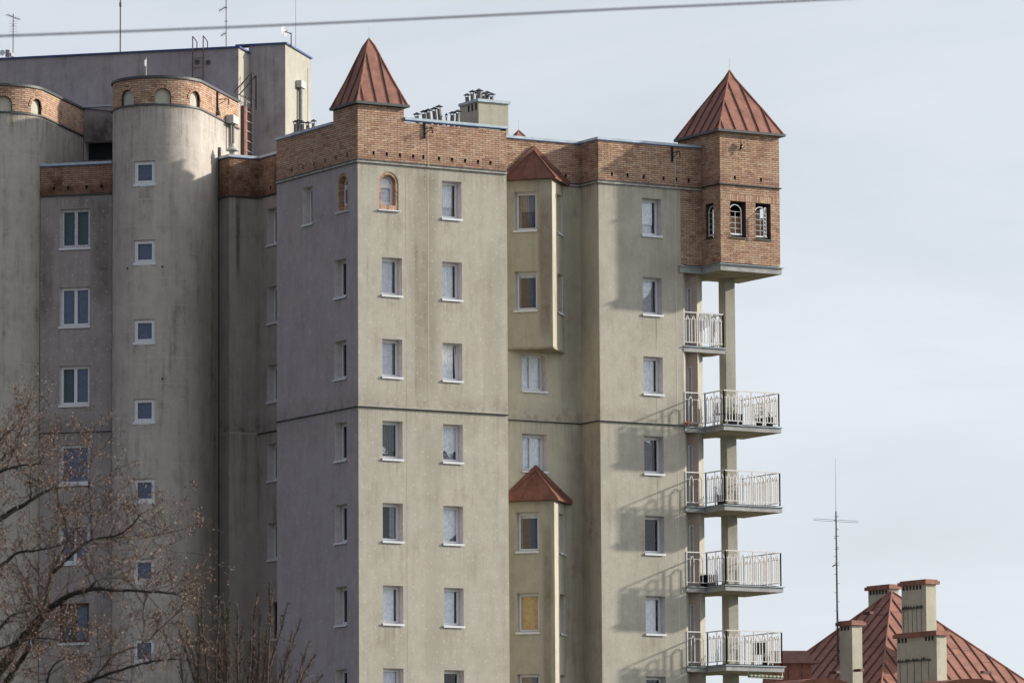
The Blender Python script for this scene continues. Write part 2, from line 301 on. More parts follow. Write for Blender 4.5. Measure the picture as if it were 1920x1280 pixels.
def thing(name, label, cat, loc=(0, 0, 0), group=None):
    o = bpy.data.objects.new(name, None); COL.objects.link(o); o.location = loc; o.empty_display_size = 0.5
    return tag(o, label, cat, group)
def tag(o, label, cat, group=None):
    o['label'] = label; o['category'] = cat
    if group: o['group'] = group
    return o
def stuff(o): o['kind'] = 'stuff'; return o
class Fr:                                           # facade frame: s to the right as seen from outside, n outward
    def __init__(s, O, D):
        s.O = Vector((O[0], O[1], 0)); s.S = Vector((D[0], D[1], 0)).normalized(); s.N = Vector((s.S.y, -s.S.x, 0))
    def p(s, a, n, z): return s.O + s.S*a + s.N*n + Vector((0, 0, z))
def fbox(mb, F, s0, s1, n0, n1, z0, z1, mi=0):
    mb.hexa([F.p(s0, n1, z0), F.p(s1, n1, z0), F.p(s1, n0, z0), F.p(s0, n0, z0), F.p(s0, n1, z1), F.p(s1, n1, z1), F.p(s1, n0, z1), F.p(s0, n0, z1)], mi)
def arch_pts(s0, s1, z1, n=12):
    r = (s1-s0)/2; c = (s0+s1)/2
    return [(c - r*math.cos(math.pi*i/n), z1 - r + r*math.sin(math.pi*i/n)) for i in range(n+1)]
def wall_mesh(mb, F, s0, s1, z0, z1, holes=(), depth=0.28, n=0.0, mi=0, rmi=0):
    """holes: (s0,s1,z0,z1,arch)"""
    ss = sorted({s0, s1, *[h[0] for h in holes], *[h[1] for h in holes]}); zz = sorted({z0, z1, *[h[2] for h in holes], *[h[3] for h in holes]})
    for i in range(len(ss)-1):
        for j in range(len(zz)-1):
            a, b, c, d = ss[i], ss[i+1], zz[j], zz[j+1]
            if any(h[0]-1e-6 <= a and b <= h[1]+1e-6 and h[2]-1e-6 <= c and d <= h[3]+1e-6 for h in holes): continue
            mb.poly([F.p(a, n, c), F.p(b, n, c), F.p(b, n, d), F.p(a, n, d)], mi)
    for h in holes:
        a, b, c, d = h[:4]; ar = len(h) > 4 and h[4]; q = n-depth
        if ar:
            ap = arch_pts(a, b, d); zs = ap[0][1]
            for k in range(len(ap)-1):
                (x0, y0), (x1, y1) = ap[k], ap[k+1]
                mb.poly([F.p(x0, n, y0), F.p(x1, n, y1), F.p(x1, n, d), F.p(x0, n, d)], mi)
                mb.poly([F.p(x0, n, y0), F.p(x1, n, y1), F.p(x1, q, y1), F.p(x0, q, y0)], rmi)
        else:
            zs = d; mb.poly([F.p(a, n, d), F.p(b, n, d), F.p(b, q, d), F.p(a, q, d)], rmi)
        mb.poly([F.p(a, n, c), F.p(a, n, zs), F.p(a, q, zs), F.p(a, q, c)], rmi)
        mb.poly([F.p(b, n, c), F.p(b, q, c), F.p(b, q, zs), F.p(b, n, zs)], rmi)
        mb.poly([F.p(a, n, c), F.p(a, q, c), F.p(b, q, c), F.p(b, n, c)], rmi)
def wall(F, s0, s1, z0, z1, holes, mat, depth=0.28, parent=None, rmat='reveal', name='wall'):
    mb = MB(); wall_mesh(mb, F, s0, s1, z0, z1, holes, depth, 0, 0, 1 if rmat else 0)
    return mb.build(name, [mat] + ([rmat] if rmat else []), parent or BLD)
# polyline ledge with mitred corners
def offs(path, d):
    out = []; P = [Vector((p[0], p[1], 0)) for p in path]
    for i, p in enumerate(P):
        ns = []
        if i > 0: e = (P[i]-P[i-1]).normalized(); ns.append(Vector((e.y, -e.x, 0)))
        if i < len(P)-1: e = (P[i+1]-P[i]).normalized(); ns.append(Vector((e.y, -e.x, 0)))
        if len(ns) == 2:
            b = (ns[0]+ns[1]); b = b.normalized() if b.length > 1e-6 else ns[0]; k = d/max(0.35, b.dot(ns[0])); out.append(p + b*k)
        else: out.append(p + ns[0]*d)
    return out
def ledge(mb, path, z0, z1, n0, n1, mi=0, slope=0.0, mtop=None):
    A, B = offs(path, n0), offs(path, n1)
    up = lambda p, z: (p.x, p.y, z)
    for i in range(len(path)-1):
        a0, a1, b0, b1 = A[i], A[i+1], B[i], B[i+1]
        mb.poly([up(b0, z0), up(b1, z0), up(b1, z1-slope), up(b0, z1-slope)], mi)
        mb.poly([up(b0, z1-slope), up(b1, z1-slope), up(a1, z1), up(a0, z1)], mi if mtop is None else mtop)
        mb.poly([up(a0, z0), up(a1, z0), up(b1, z0), up(b0, z0)], mi)
        mb.poly([up(a0, z1), up(a1, z1), up(a1, z0), up(a0, z0)], mi)
    for k in (0, -1):
        mb.poly([up(A[k], z0), up(B[k], z0), up(B[k], z1-slope), up(A[k], z1)], mi)

# ------------------------------------------------------------------ the tower block
U1, V1, VT, VR = 5.91, 5.764, 0.142, 1.356
UT0, UT1, UA2, V2, U3 = 9.74, 13.22, 1.3555, 9.597, 0.171
GZ = -1.7
s2 = 2**-0.5
def wt(w, t): return (s2*(w-t), s2*(w+t))          # point on the 45 degree axes
ZU, ZL, ZC = 28.75, 20.33, 30.27
BLD = thing('apartment_building', 'tall pale plastered apartment block with brick parapets, red spires, bays and white balconies', 'building', (0, 0, GZ))
BLD_Z = GZ
# children keep world coordinates: cancel the parent's offset once
def settle(root):
    inv = Matrix.Translation(-Vector(root.location))
    for o in root.children: o.matrix_parent_inverse = inv
FB = Fr((0, 0), (1, 0)); FA = Fr((0, V1), (0, -1)); FR = Fr((U1, VR), (1, 0)); FS = Fr((UT0, VR), (0, -1)); FT = Fr((UT0, VT), (1, 0))
FA2 = Fr((UA2, V2), (0, -1)); FV2 = Fr((U3, V2), (1, 0)); FU3 = Fr((U3, 10.476), (0, -1))
WINGW = 5.2; FW = Fr(wt(WINGW, 13.15), (s2, -s2))
BW = 7.33-5.718
FBF = Fr((6.74, VR), (s2, -s2)); FBR = Fr((7.88, VR-1.14), (s2, s2)); BL = 1.14*math.sqrt(2)

def frame_bars(mb, F, a, b, c, d, w, n0, n1, mi=0):
    fbox(mb, F, a, a+w, n0, n1, c, d, mi); fbox(mb, F, b-w, b, n0, n1, c, d, mi)
    fbox(mb, F, a+w, b-w, n0, n1, c, c+w, mi); fbox(mb, F, a+w, b-w, n0, n1, d-w, d, mi)
def pleat(mb, F, a, b, ztop, zbot, n, amp=0.014, freq=14, cols=48, mi=0):
    """ztop, zbot: constants or functions of 0..1 across"""
    ft = ztop if callable(ztop) else (lambda x: ztop); fb_ = zbot if callable(zbot) else (lambda x: zbot)
    prev = None
    for i in range(cols+1):
        x = i/cols; s = a + (b-a)*x; nn = n + amp*math.sin(x*(b-a)*freq*2*math.pi) + amp*0.4*math.sin(x*31+a)
        cur = (s, nn, ft(x), fb_(x))
        if prev: mb.poly([F.p(prev[0], prev[1], prev[3]), F.p(s, nn, cur[3]), F.p(s, nn, cur[2]), F.p(prev[0], prev[1], prev[2])], mi)
        prev = cur
WIN_COUNT = 0
def window(F, a, b, c, d, kind='dark', sashes=1, depth=0.28, fm='white', sill=True, back=0.55, arch=False, open_tilt=False, fw=0.05):
    """one window: mesh = outer frame, children = sashes, panes, sill, curtain"""
    mb = MB(); n = -depth; q = 0.003
    if not arch:
        frame_bars(mb, F, a+q, b-q, c+q, d-q, fw, n-0.07, n)
    else:
        r = (b-a)/2; zs = d-r; fw2 = 0.06
        fbox(mb, F, a+q, a+fw2, n-0.07, n, c, zs); fbox(mb, F, b-fw2, b-q, n-0.07, n, c, zs); fbox(mb, F, a+fw2, b-fw2, n-0.07, n, c, c+fw2)
        fbox(mb, F, a+fw2, b-fw2, n-0.07, n, zs-0.10, zs)
        A1 = arch_pts(a+q, b-q, d-q); A2 = arch_pts(a+fw2, b-fw2, d-fw2)
        for k in range(len(A1)-1):
            for (P, Q_) in ((A1, A2),):
                mb.hexa([F.p(P[k][0], n, P[k][1]), F.p(P[k+1][0], n, P[k+1][1]), F.p(P[k+1][0], n-0.07, P[k+1][1]), F.p(P[k][0], n-0.07, P[k][1]),
                         F.p(Q_[k][0], n, Q_[k][1]), F.p(Q_[k+1][0], n, Q_[k+1][1]), F.p(Q_[k+1][0], n-0.07, Q_[k+1][1]), F.p(Q_[k][0], n-0.07, Q_[k][1])])
    W_ = mb.build('window', fm, BLD)
    # dark room behind
    mb = MB(); e = -depth-0.07; g = e-back
    for P in ([(a, e, c), (a, g, c), (a, g, d), (a, e, d)], [(b, e, c), (b, e, d), (b, g, d), (b, g, c)], [(a, e, c), (b, e, c), (b, g, c), (a, g, c)], [(a, e, d), (a, g, d), (b, g, d), (b, e, d)], [(a, g, c), (b, g, c), (b, g, d), (a, g, d)]):
        mb.poly([F.p(*x) for x in P])
    mb.build('room_niche', 'black' if kind in ('dark', 'teal', 'drape', 'plant', 'swept', 'bay0', 'bay1', 'bluegrey') else 'room', W_)
    zt = (d-(b-a)/2-0.10) if arch else d-fw
    xs = [a+fw+(b-a-2*fw)*i/sashes for i in range(sashes+1)]
    for i in range(sashes):
        x0, x1 = xs[i]+0.002, xs[i+1]-0.002; z0, z1 = c+fw+0.002, zt-0.002; sw = 0.055
        tilt = open_tilt and i == 0
        G = F
        mb = MB(); frame_bars(mb, F, x0, x1, z0, z1, sw, n-0.05, n+0.015)
        mp_ = MB(); mp_.poly([F.p(x0+sw, n-0.02, z0+sw), F.p(x1-sw, n-0.02, z0+sw), F.p(x1-sw, n-0.02, z1-sw), F.p(x0+sw, n-0.02, z1-sw)])
        if tilt:                                    # bottom hung sash leaning inwards
            for mm in (mb, mp_):
                mm.v = [tuple(Vector(v) - F.N*((v[2]-z0)/(z1-z0)*0.13)) for v in mm.v]
        so_ = mb.build('sash', fm, W_); mp_.build('pane', 'glass', W_)
    if arch:
        mp_ = MB(); A2 = arch_pts(a+0.06, b-0.06, d-0.06); mp_.poly([F.p(x, n-0.02, z) for x, z in A2]); mp_.build('pane', 'glass', W_)
    # curtains
    i0, i1, z0, z1 = a+fw, b-fw-(0.12 if kind in ('sheer', 'half', 'bar', 'blind', 'circle') and sashes == 1 else 0), c+fw, d-fw; cn = n-0.085; w = i1-i0; h = z1-z0
    def cur(mat, *args, **kw):
        mb = MB(); pleat(mb, F, *args, **kw); return mb.build('curtain', mat, W_)
    if arch: z1 = d-0.1
    if kind == 'sheer': cur('c_white', i0, i1, z1, z0, cn, freq=16)
    elif kind == 'half': cur('c_white', i0, i1, z1, z0+h*0.30, cn, freq=12); cur('c_lav', i0, i1, z0+h*0.34, z0, cn-0.05, amp=0.0, cols=2)  # lower lavender sheet paints the sky's reflection in the pane
    elif kind == 'bar':
        cur('c_lav', i0, i1, z1, z0, cn-0.03, amp=0.0, cols=2)
        mb = MB(); zb = z0+h*(0.57 if random.random() < 0.5 else 0.72); fbox(mb, F, i0, i1, cn-0.01, cn+0.01, zb, zb+0.02); mb.build('blind_rail', 'c_white', W_)
    elif kind == 'blind': cur('c_white', i0, i1, z1, z0, cn, amp=0.002, freq=3, cols=12)
    elif kind == 'greyblind': cur('c_lav', i0, i1, z1, z0, cn, amp=0.003, freq=20, cols=24)
    elif kind == 'drape':
        cur('c_drape', i0, i0+w*0.72, lambda x: z1-h*0.1*x-0.02, z0+0.04, cn, amp=0.02, freq=9); cur('c_white', i0, i0+w*0.6, z1, lambda x: z1-h*(0.03+0.12*x), cn+0.02, amp=0.004, cols=10)
    elif kind == 'plant':
        cur('c_dark', i0, i1, z1, lambda x: z0+h*(0.12+0.1*math.sin(x*9)), cn, amp=0.02, freq=10); cur('c_white', i0, i0+w*0.5, lambda x: z0+h*(0.42-0.2*x), lambda x: z0+h*0.12, cn+0.02, amp=0.012, freq=9)
    elif kind == 'swept':
        cur('c_grey', i0, i0+w*0.22, z1, lambda x: z0+h*(0.45+0.3*x), cn, amp=0.02, freq=10); cur('c_grey', i0+w*0.6, i1, z1-0.05, lambda x: z0+h*0.12*(1-x), cn, amp=0.02, freq=10)
    elif kind == 'whiteswept':
        cur('c_white', i0, i1, z1, lambda x: z0+h*(0.02+0.28*abs(math.sin(x*5))), cn, amp=0.012, freq=10)
    elif kind == 'whitetri':
        cur('c_white', i0, i1, z1, lambda x: z0+h*(0.02+0.45*max(0, x-0.45)), cn, amp=0.008, freq=8)
        cur('c_drape', i0+w*0.35, i1, lambda x: z0+h*(0.1+0.42*x), z0, cn-0.04, amp=0.02, freq=12)
    elif kind == 'bay0':  # lower brown and blue sheets painted as reflected building and sky
        cur('c_cream', i0, i0+w*0.62, z1, z0+h*0.50, cn, amp=0.018, freq=13); cur('c_brown', i0, i0+w*0.60, z0+h*0.55, z0, cn-0.06, amp=0.0, cols=2)
        cur('c_bluestripe', i0+w*0.56, i1, z1, z0+h*0.50, cn+0.01, amp=0.018, freq=13); cur('c_blue', i0+w*0.56, i1, z0+h*0.55, z0, cn-0.05, amp=0.0, cols=2)
    elif kind == 'bay1':  # brown and blue sheets painted as reflections in the pane
        cur('c_brown', i0, i0+w*0.60, z1-h*0.1, z0, cn-0.03, amp=0.0, cols=2); cur('c_blue', i0+w*0.57, i1, z1-h*0.1, z0, cn, amp=0.0, cols=2)
        cur('c_lav', i0, i1, z1, z1-h*0.12, cn+0.02, amp=0.0, cols=2)
    elif kind == 'bluehalf': cur('c_dusk', i0+w*0.5, i1, z1, z0, cn, amp=0.004, freq=2, cols=12); cur('c_teal', i0, i0+w*0.5, z1, z0, cn-0.1, amp=0.01, freq=5, cols=12)  # blue and teal halves painted as reflections in the pane
    elif kind == 'bluegrey': cur('c_dusk', i0, i1, z1, z0, cn, amp=0.004, freq=2, cols=12)  # blue sheet paints sky reflected in the pane
    elif kind == 'tan': cur('c_tan', i0, i1, z1, z0+0.02, cn, amp=0.008, freq=5, cols=30)
    elif kind == 'teal': cur('c_teal', i0, i1, z1, z0, cn-0.1, amp=0.01, freq=6, cols=16)  # teal sheet paints the dark green reflected in the pane
    elif kind == 'circle': cur('c_white', i0, i1, z1, lambda x: z0+h*(0.95-0.55*math.sqrt(max(0, 1-x*x*1.1))), cn, amp=0.01, freq=10); cur('c_grey', i0, i1, z1, z0, cn-0.08, amp=0.0, cols=2)
    if sill:
        mb = MB(); o = 0.045
        mb.hexa([F.p(a-0.03, o, c-0.035), F.p(b+0.03, o, c-0.035), F.p(b+0.03, -depth, c-0.005), F.p(a-0.03, -depth, c-0.005),
                 F.p(a-0.03, o, c-0.005), F.p(b+0.03, o, c-0.005), F.p(b+0.03, -depth, c+0.035), F.p(a-0.03, -depth, c+0.035)])
        fbox(mb, F, a-0.03, b+0.03, o, o+0.006, c-0.075, c-0.003)
        mb.build('sill', 'sill', W_)
    return W_

floors = [28.27-2.8*k for k in range(8)]
WH = 1.29
# --- main face (sunlit)
hB = []; wB = []
col1 = [None, 'bar', 'bar', 'plant', 'swept', 'blind', 'greyblind', 'dark']; col2 = ['half', 'sheer', 'sheer', 'whiteswept', 'whitetri', 'blind', 'dark', 'sheer']
for k, zt in enumerate(floors):
    if col1[k]: wB.append((0.935, 1.725, zt-WH, zt, col1[k], {}))
    wB.append((3.315, 4.10, zt-WH, zt, col2[k], {'open_tilt': k == 2}))
hB = [(x[0], x[1], x[2], x[3]) for x in wB] + [(0.83, 1.60, 27.10, 28.42, True)]
wall(FB, 0, U1, GZ, ZU, hB, 'plaster_main')
for x in wB: window(FB, *x[:5], **x[5])
# --- shaded side face
wA = []
for k, zt in enumerate(floors):
    if k: wA.append((V1-1.645, V1-0.82, zt-WH, zt))
wA.append((V1-3.885, V1-3.19, floors[0]-WH, floors[0]))
wall(FA, 0, V1, GZ, ZU, wA + [(V1-1.43, V1-0.66, 27.10, 28.42, True)], 'plaster_side')
for x in wA: window(FA, *x, 'teal')
# arched windows with brick reveals
def arched(F, a, b, kind):
    z0, z1 = 27.10, 28.42
    mb = MB(); n_ = 14; b0 = 0.10; dep = 0.27
    A1 = arch_pts(a+0.002, b-0.002, z1-0.002, n_); A2 = arch_pts(a+b0, b-b0, z1-b0, n_)
    path1 = [(a+0.002, z0)] + A1 + [(b-0.002, z0)]; path2 = [(a+b0, z0+0.18)] + A2 + [(b-b0, z0+0.18)]
    # splayed brick lining built of single stepped bricks
    def lerp(p, q, t): return (p[0]+(q[0]-p[0])*t, p[1]+(q[1]-p[1])*t)
    fine1, fine2 = [], []
    for i in range(len(path1)-1):
        ln = math.dist(path1[i], path1[i+1]); st = max(1, round(ln/0.075))
        for j in range(st): fine1.append(lerp(path1[i], path1[i+1], j/st)); fine2.append(lerp(path2[i], path2[i+1], j/st))
    fine1.append(path1[-1]); fine2.append(path2[-1])
    parts = []
    for i in range(len(fine1)-1):
        p0, p1 = lerp(fine1[i], fine1[i+1], 0.07), lerp(fine1[i], fine1[i+1], 0.93); q0, q1 = lerp(fine2[i], fine2[i+1], 0.07), lerp(fine2[i], fine2[i+1], 0.93)
        mb.hexa([F.p(p0[0], -0.02, p0[1]), F.p(p1[0], -0.02, p1[1]), F.p(p1[0], -dep-0.1, p1[1]), F.p(p0[0], -dep-0.1, p0[1]),
                 F.p(q0[0], -0.02-random.uniform(0.0, 0.006), q0[1]), F.p(q1[0], -0.02, q1[1]), F.p(q1[0], -dep-0.1, q1[1]), F.p(q0[0], -dep-0.1, q0[1])], random.randrange(5))
    nb = 10
    for i in range(nb):                             # brick sill, headers
        x0 = a+0.004+(b-a-0.008)*i/nb; x1 = a+0.004+(b-a-0.008)*(i+1)/nb
        fbox(mb, F, x0+0.004, x1-0.004, -dep-0.08, -0.015, z0+0.01, z0+0.17, random.randrange(5))
    o = mb.build('brick_reveal', ['brick%d' % i for i in range(5)], BLD)
    w = window(F, a+b0, b-b0, z0+0.18, z1-b0, kind, depth=dep-0.05, arch=True, sill=False, back=0.4)
    mb = MB(); fbox(mb, F, a-0.05, b+0.05, 0.0, 0.07, z0-0.045, z0-0.01); fbox(mb, F, a-0.05, b+0.05, -0.015, 0.0, z0-0.02, z0+0.005); mb.build('sill', 'sill', w)
arched(FB, 0.83, 1.60, 'greyblind'); arched(FA, V1-1.43, V1-0.66, 'teal')
# --- other faces of the block
wall(Fr((U1, 0), (0, 1)), 0, VR, GZ, ZU, [], 'plaster_recess')
wall(Fr((UA2, V1), (-1, 0)), 0, UA2, GZ, ZU, [], 'plaster_back')
# recess with two twin windows between the bays
wR = [(7.29-U1, 8.31-U1, zt-WH, zt) for zt in (22.66, 19.86)]
wall(FR, 0, UT0-U1, GZ, ZU, wR, 'plaster_recess')
for x in wR: window(FR, *x, 'sheer', sashes=2)
wall(FS, 0, VR-VT, GZ, ZU, [], 'plaster_recess')
# tower face
kT = ['half', 'circle', 'sheer', 'drape', 'dark', 'blind', 'dark', 'sheer']
wT = [(11.54-UT0, 12.345-UT0, zt-WH-0.02, zt, kT[k]) for k, zt in enumerate(floors)]
wall(FT, 0, UT1-UT0, GZ, ZU, [x[:4] for x in wT], 'plaster_tower')
for x in wT: window(FT, *x)
# wall strips behind the balconies
PA_ = Vector((UT1, VT)); PB_ = PA_ + Vector((s2, s2))*0.46; PC_ = PB_ + Vector((s2, -s2))*0.40; PD_ = PC_ + Vector((s2, s2))*0.85
wall(Fr(PA_, (s2, s2)), 0, 0.46, GZ, 26.0, [], 'plaster_warm')
FD = Fr(PB_, (s2, -s2)); doors = [(0.02, 0.20, z-0.2, z+1.95) for z in (20.5, 17.7, 14.9, 12.1, 23.3)]
wall(FD, 0, 0.40, GZ, 26.0, doors, 'plaster_door', depth=0.1)
for dd in doors:
    mb = MB(); frame_bars(mb, FD, dd[0]+0.003, dd[1]-0.003, dd[2], dd[3]-0.003, 0.045, -0.09, -0.02)
    dr = mb.build('balcony_door', 'oldwhite', BLD)
    mb = MB(); mb.poly([FD.p(dd[0], -0.085, dd[2]), FD.p(dd[1], -0.085, dd[2]), FD.p(dd[1], -0.085, dd[3]), FD.p(dd[0], -0.085, dd[3])]); mb.build('door_leaf', 'c_grey', dr)
wall(Fr(PC_, (s2, s2)), 0, 0.85, GZ, 26.0, [], 'plaster_warm')
wall(Fr(PD_, (0, 1)), 0, 9.0, GZ, 26.0, [], 'plaster_warm')
# --- second block behind (left)
wA2 = [(V2-8.975, V2-8.15, zt-WH, zt) for zt in floors]
wall(FA2, 0, V2-V1, GZ, ZU, wA2, 'plaster_back')
for k, x in enumerate(wA2): window(FA2, *x, 'teal', fm='brownframe' if k == 5 else 'white')
wall(FV2, 0, UA2-U3, GZ, ZU, [], 'plaster_back'); wall(FU3, 0, 10.476-V2, GZ, ZU, [], 'plaster_back')
# --- 45 degree wing
wW = [(13.15-12.42, 13.15-11.30, zt-1.40, zt) for zt in floors]
wall(FW, 0, 2.67, GZ, ZU, wW, 'plaster_wing')
for k, x in enumerate(wW):
    window(FW, *x, ['teal', 'bluegrey', 'bluehalf', 'bluegrey', 'bluegrey', 'bluehalf', 'dark', 'dark'][k], sashes=1 if k == 3 else 2, fm='oldwhite' if k == 0 else ('brownframe' if k == 5 else 'white'), depth=0.16)

# --- corner bays
def bay(zb, zt, fl, kinds):
    hF = [(0.25, 1.05, z-1.36, z) for z in fl]; hR = [(0.74, 1.56, z-1.36, z) for z in fl]
    o = wall(FBF, 0, BL, zb, zt, hF, 'plaster_bay', name='bay_window')
    mb = MB(); wall_mesh(mb, FBR, 0, BL, zb, zt, hR, 0.28, rmi=1); mb.build('bay_side', ['plaster_bay', 'reveal'], o)
    mb = MB(); z = zb
    mb.hexa([(6.70, VR, z-0.06), (7.88, VR-1.18, z-0.06), (9.06, VR, z-0.06), (7.88, VR+0.0, z-0.06), (6.70, VR, z+0.0), (7.88, VR-1.18, z+0.0), (9.06, VR, z+0.0), (7.88, VR, z+0.0)]); mb.build('bay_floor', 'soffit', o)
    for k, h in enumerate(hF): window(FBF, *h, kinds[k], back=0.3, fw=0.045)
    for h in hR: window(FBR, *h, 'teal', back=0.3)
    # roof: two metal faces falling from a ridge point on the wall
    ap = Vector((7.80, VR-0.06, zt+1.15)); e = 0.17
    L0 = Vector((6.74-e*1.6, VR-0.01, zt-0.02)); F0 = Vector((7.88, VR-1.14-e*1.35, zt+0.0)); R0_ = Vector((9.02+e*1.6, VR-0.01, zt-0.02))
    rt = MB(); rt.poly([L0, F0, R0_, Vector((7.88, VR, zt-0.02))]); rr = rt.build('bay_roof', 'redmetal_dark', o)
    def strip(P, Q, nseg, lift):
        for i in range(nseg):
            a = P.lerp(Q, i/nseg); b = P.lerp(Q, (i+1)/nseg); mb = MB()
            d = Vector((0, 0, 0.045)); mb.poly([a+d, b+d, ap]); mb.poly([a, b, b+d, a+d])
            mb.tube([a+d, ap], 0.014, 4, 0); mb.build('roof_panel', 'bayroof', rr)
    strip(L0, F0, 3, 0); strip(F0, R0_, 3, 0)
    mb = MB(); mb.tube([F0+Vector((0, 0, 0.05)), ap+Vector((0, 0, 0.02))], 0.03, 5); mb.build('ridge_cap', 'redmetal', rr)
    # turned up flashing against the wall
    for A, B in ((L0, ap), (ap, R0_)):
        mb = MB(); up = Vector((0, 0, 0.16)); out = Vector((0, -0.05, 0)); mb.poly([A+out, B+out, B+out+up, A+out+up]); mb.poly([A+out+up, B+out+up, B+up+Vector((0, 0.05, 0)), A+up+Vector((0, 0.05, 0))]); mb.build('wall_flashing', 'bayroof', rr)
bay(22.80, 28.68, (28.28, 25.48), ('bay0', 'bay1'))
bay(GZ+2, 17.46, (17.08, 14.28, 11.48), ('bay1', 'tan', 'bay0'))

# ------------------------------------------------------------------ brickwork
BRK = MB(); INDIV = []                               # stuff bricks, individually placed bricks
def brick_rows(F, s0, s1, z0, z1, holes=(), indiv=False, out=0.007, pos=None, bond=0.0):
    P = pos or (lambda s, n, z: F.p(s, n, z))
    ch = 0.075; nrow = int(round((z1-z0)/ch)); ch = (z1-z0)/nrow
    for r in range(nrow):
        za, zb = z0+r*ch+0.008, z0+(r+1)*ch-0.007
        off = bond + (0.13 if r % 2 else 0.0) + 0.0
        k = math.floor((s0-off)/0.26)
        s = off + k*0.26
        while s < s1:
            a, b = max(s+0.0065, s0), min(s+0.2535, s1); s += 0.26
            segs = [(a, b)]
            for h in holes:
                if zb > h[2]+0.012 and za < h[3]-0.012:
                    ha, hb = h[0], h[1]
                    if len(h) > 4 and h[4]:
                        rr = (h[1]-h[0])/2; zc = h[3]-rr; zz = (za+zb)/2-zc
                        if zz > 0:
                            if zz >= rr: continue
                            q = math.sqrt(rr*rr-zz*zz); ha, hb = h[0]+rr-q, h[0]+rr+q
                    new = []
                    for (x, y) in segs:
                        if y <= ha or x >= hb: new.append((x, y)); continue
                        if x < ha: new.append((x, ha))
                        if y > hb: new.append((hb, y))
                    segs = new
            for (x, y) in segs:
                if y-x < 0.02: continue
                o = out+random.uniform(-0.0015, 0.0015); mi = random.choices(range(5), (5, 4, 3, 1.6, 4))[0]
                c = [P(x, o, za), P(y, o, za), P(y, -0.01, za), P(x, -0.01, za), P(x, o, zb), P(y, o, zb), P(y, -0.01, zb), P(x, -0.01, zb)]
                if indiv and len(INDIV) < 300 and abs(y-x-0.247) < 1e-6: INDIV.append((P((x+y)/2, o, (za+zb)/2), mi))
                else: BRK.hexa(c, mi, skip=(4,))
def slots(ulist, z=28.97): return [(u-0.043, u+0.043, z, z+0.105) for u in ulist]
def brickwall(F, s0, s1, z0, z1, holes=(), indiv=False, bond=0.0, depth=0.12):
    mb = MB(); wall_mesh(mb, F, s0, s1, z0, z1, holes, depth)
    o = mb.build('brick_parapet', 'mortar', BLD)
    sm = [h for h in holes if h[1]-h[0] < 0.1]
    if sm:
        mb = MB()
        for h in sm: mb.poly([F.p(h[0], -depth, h[2]), F.p(h[1], -depth, h[2]), F.p(h[1], -depth, h[3]), F.p(h[0], -depth, h[3])])
        mb.build('weep_hole', 'black', o)
    brick_rows(F, s0, s1, z0, z1, holes, indiv, bond=bond); return o
ZB = ZU+0.04
PARA = brickwall(FB, 0, U1, ZB, ZC-0.09, slots([0.62, 1.14, 1.66, 2.18, 2.58, 3.20, 3.72, 4.24, 4.76, 5.26], 28.98), indiv=True)
brickwall(FA, 0, V1, ZB, ZC-0.09, slots([V1-x for x in (0.72, 1.5, 2.28, 3.06, 3.85, 4.65)], 28.98))
brickwall(FR, 0, UT0-U1, ZB, ZC-0.09, slots([9.15-U1], 28.98)); brickwall(FS, 0, VR-VT, ZB, ZC-0.09)
brickwall(FT, 0, 14.04-UT0, ZB, ZC-0.09, slots([10.3-UT0, 10.95-UT0, 11.62-UT0, 12.45-UT0, 12.98-UT0, 13.5-UT0], 28.98))
brickwall(FT, UT1-0.075-UT0, 14.04-UT0, 26.0, ZB-0.06)
brickwall(FA2, 0, V2-V1, ZB, ZC-0.09, slots([0.9, 1.6, 2.3], 28.98)); brickwall(FV2, 0, UA2-U3, ZB, ZC-0.09); brickwall(FU3, 0, 10.476-V2, ZB, ZC-0.09)
brickwall(FW, 0, 2.67, ZB, 29.83, slots([0.5, 1.03, 1.72, 2.28], 28.98))
wall(Fr((U1, 0), (0, 1)), 0, VR, ZU, ZC, [], 'mortar'); wall(Fr((UA2, V1), (-1, 0)), 0, UA2, ZU, ZC, [], 'mortar')
# turret on the main corner
TU, TV, TZ = 1.82, 1.69, 30.66
brickwall(FB, 0, TU, ZC-0.09, TZ); brickwall(FA, V1-TV, V1, ZC-0.09, TZ)
brickwall(Fr((TU, 0), (0, 1)), 0, TV, ZC-0.3, TZ); brickwall(Fr((TU, TV), (-1, 0)), 0, TU, ZC-0.3, TZ)
# brick room on the tower corner
BU0, BU1, BV0, BV1 = 14.04, 16.54, -1.06, 1.66
FX = Fr((BU0, BV0), (1, 0)); FXL = Fr((BU0, BV1), (0, -1)); FXR = Fr((BU1, BV0), (0, 1)); FXB = Fr((BU1, BV1), (-1, 0))
hx = [(0.415, 1.07, 26.93, 28.20), (1.47, 2.12, 26.93, 28.20)]
hxl = [(BV1+0.12, BV1+0.62, 26.93, 28.16)]
hx2 = slots([0.62, 1.72], 29.0)
brickwall(FX, 0, BU1-BU0, 26.0, 28.2, hx, depth=0.30)
brickwall(FX, 0, BU1-BU0, 28.46, 28.76, []); brickwall(FX, 0, BU1-BU0, 28.82, TZ, hx2)
brickwall(FXL, 0, BV1-BV0, 26.0, 28.76, hxl, depth=0.30); brickwall(FXL, 0, BV1-BV0, 28.82, TZ)
hxr = [(0.6, 1.25, 26.93, 28.2), (1.5, 2.1, 26.93, 28.2)]
brickwall(FXR, 0, BV1-BV0, 26.0, TZ, hxr, depth=0.30); brickwall(FXB, 0, BU1-BU0, 26.0, TZ, [(0.5, 1.9, 26.9, 28.3)], depth=0.3)
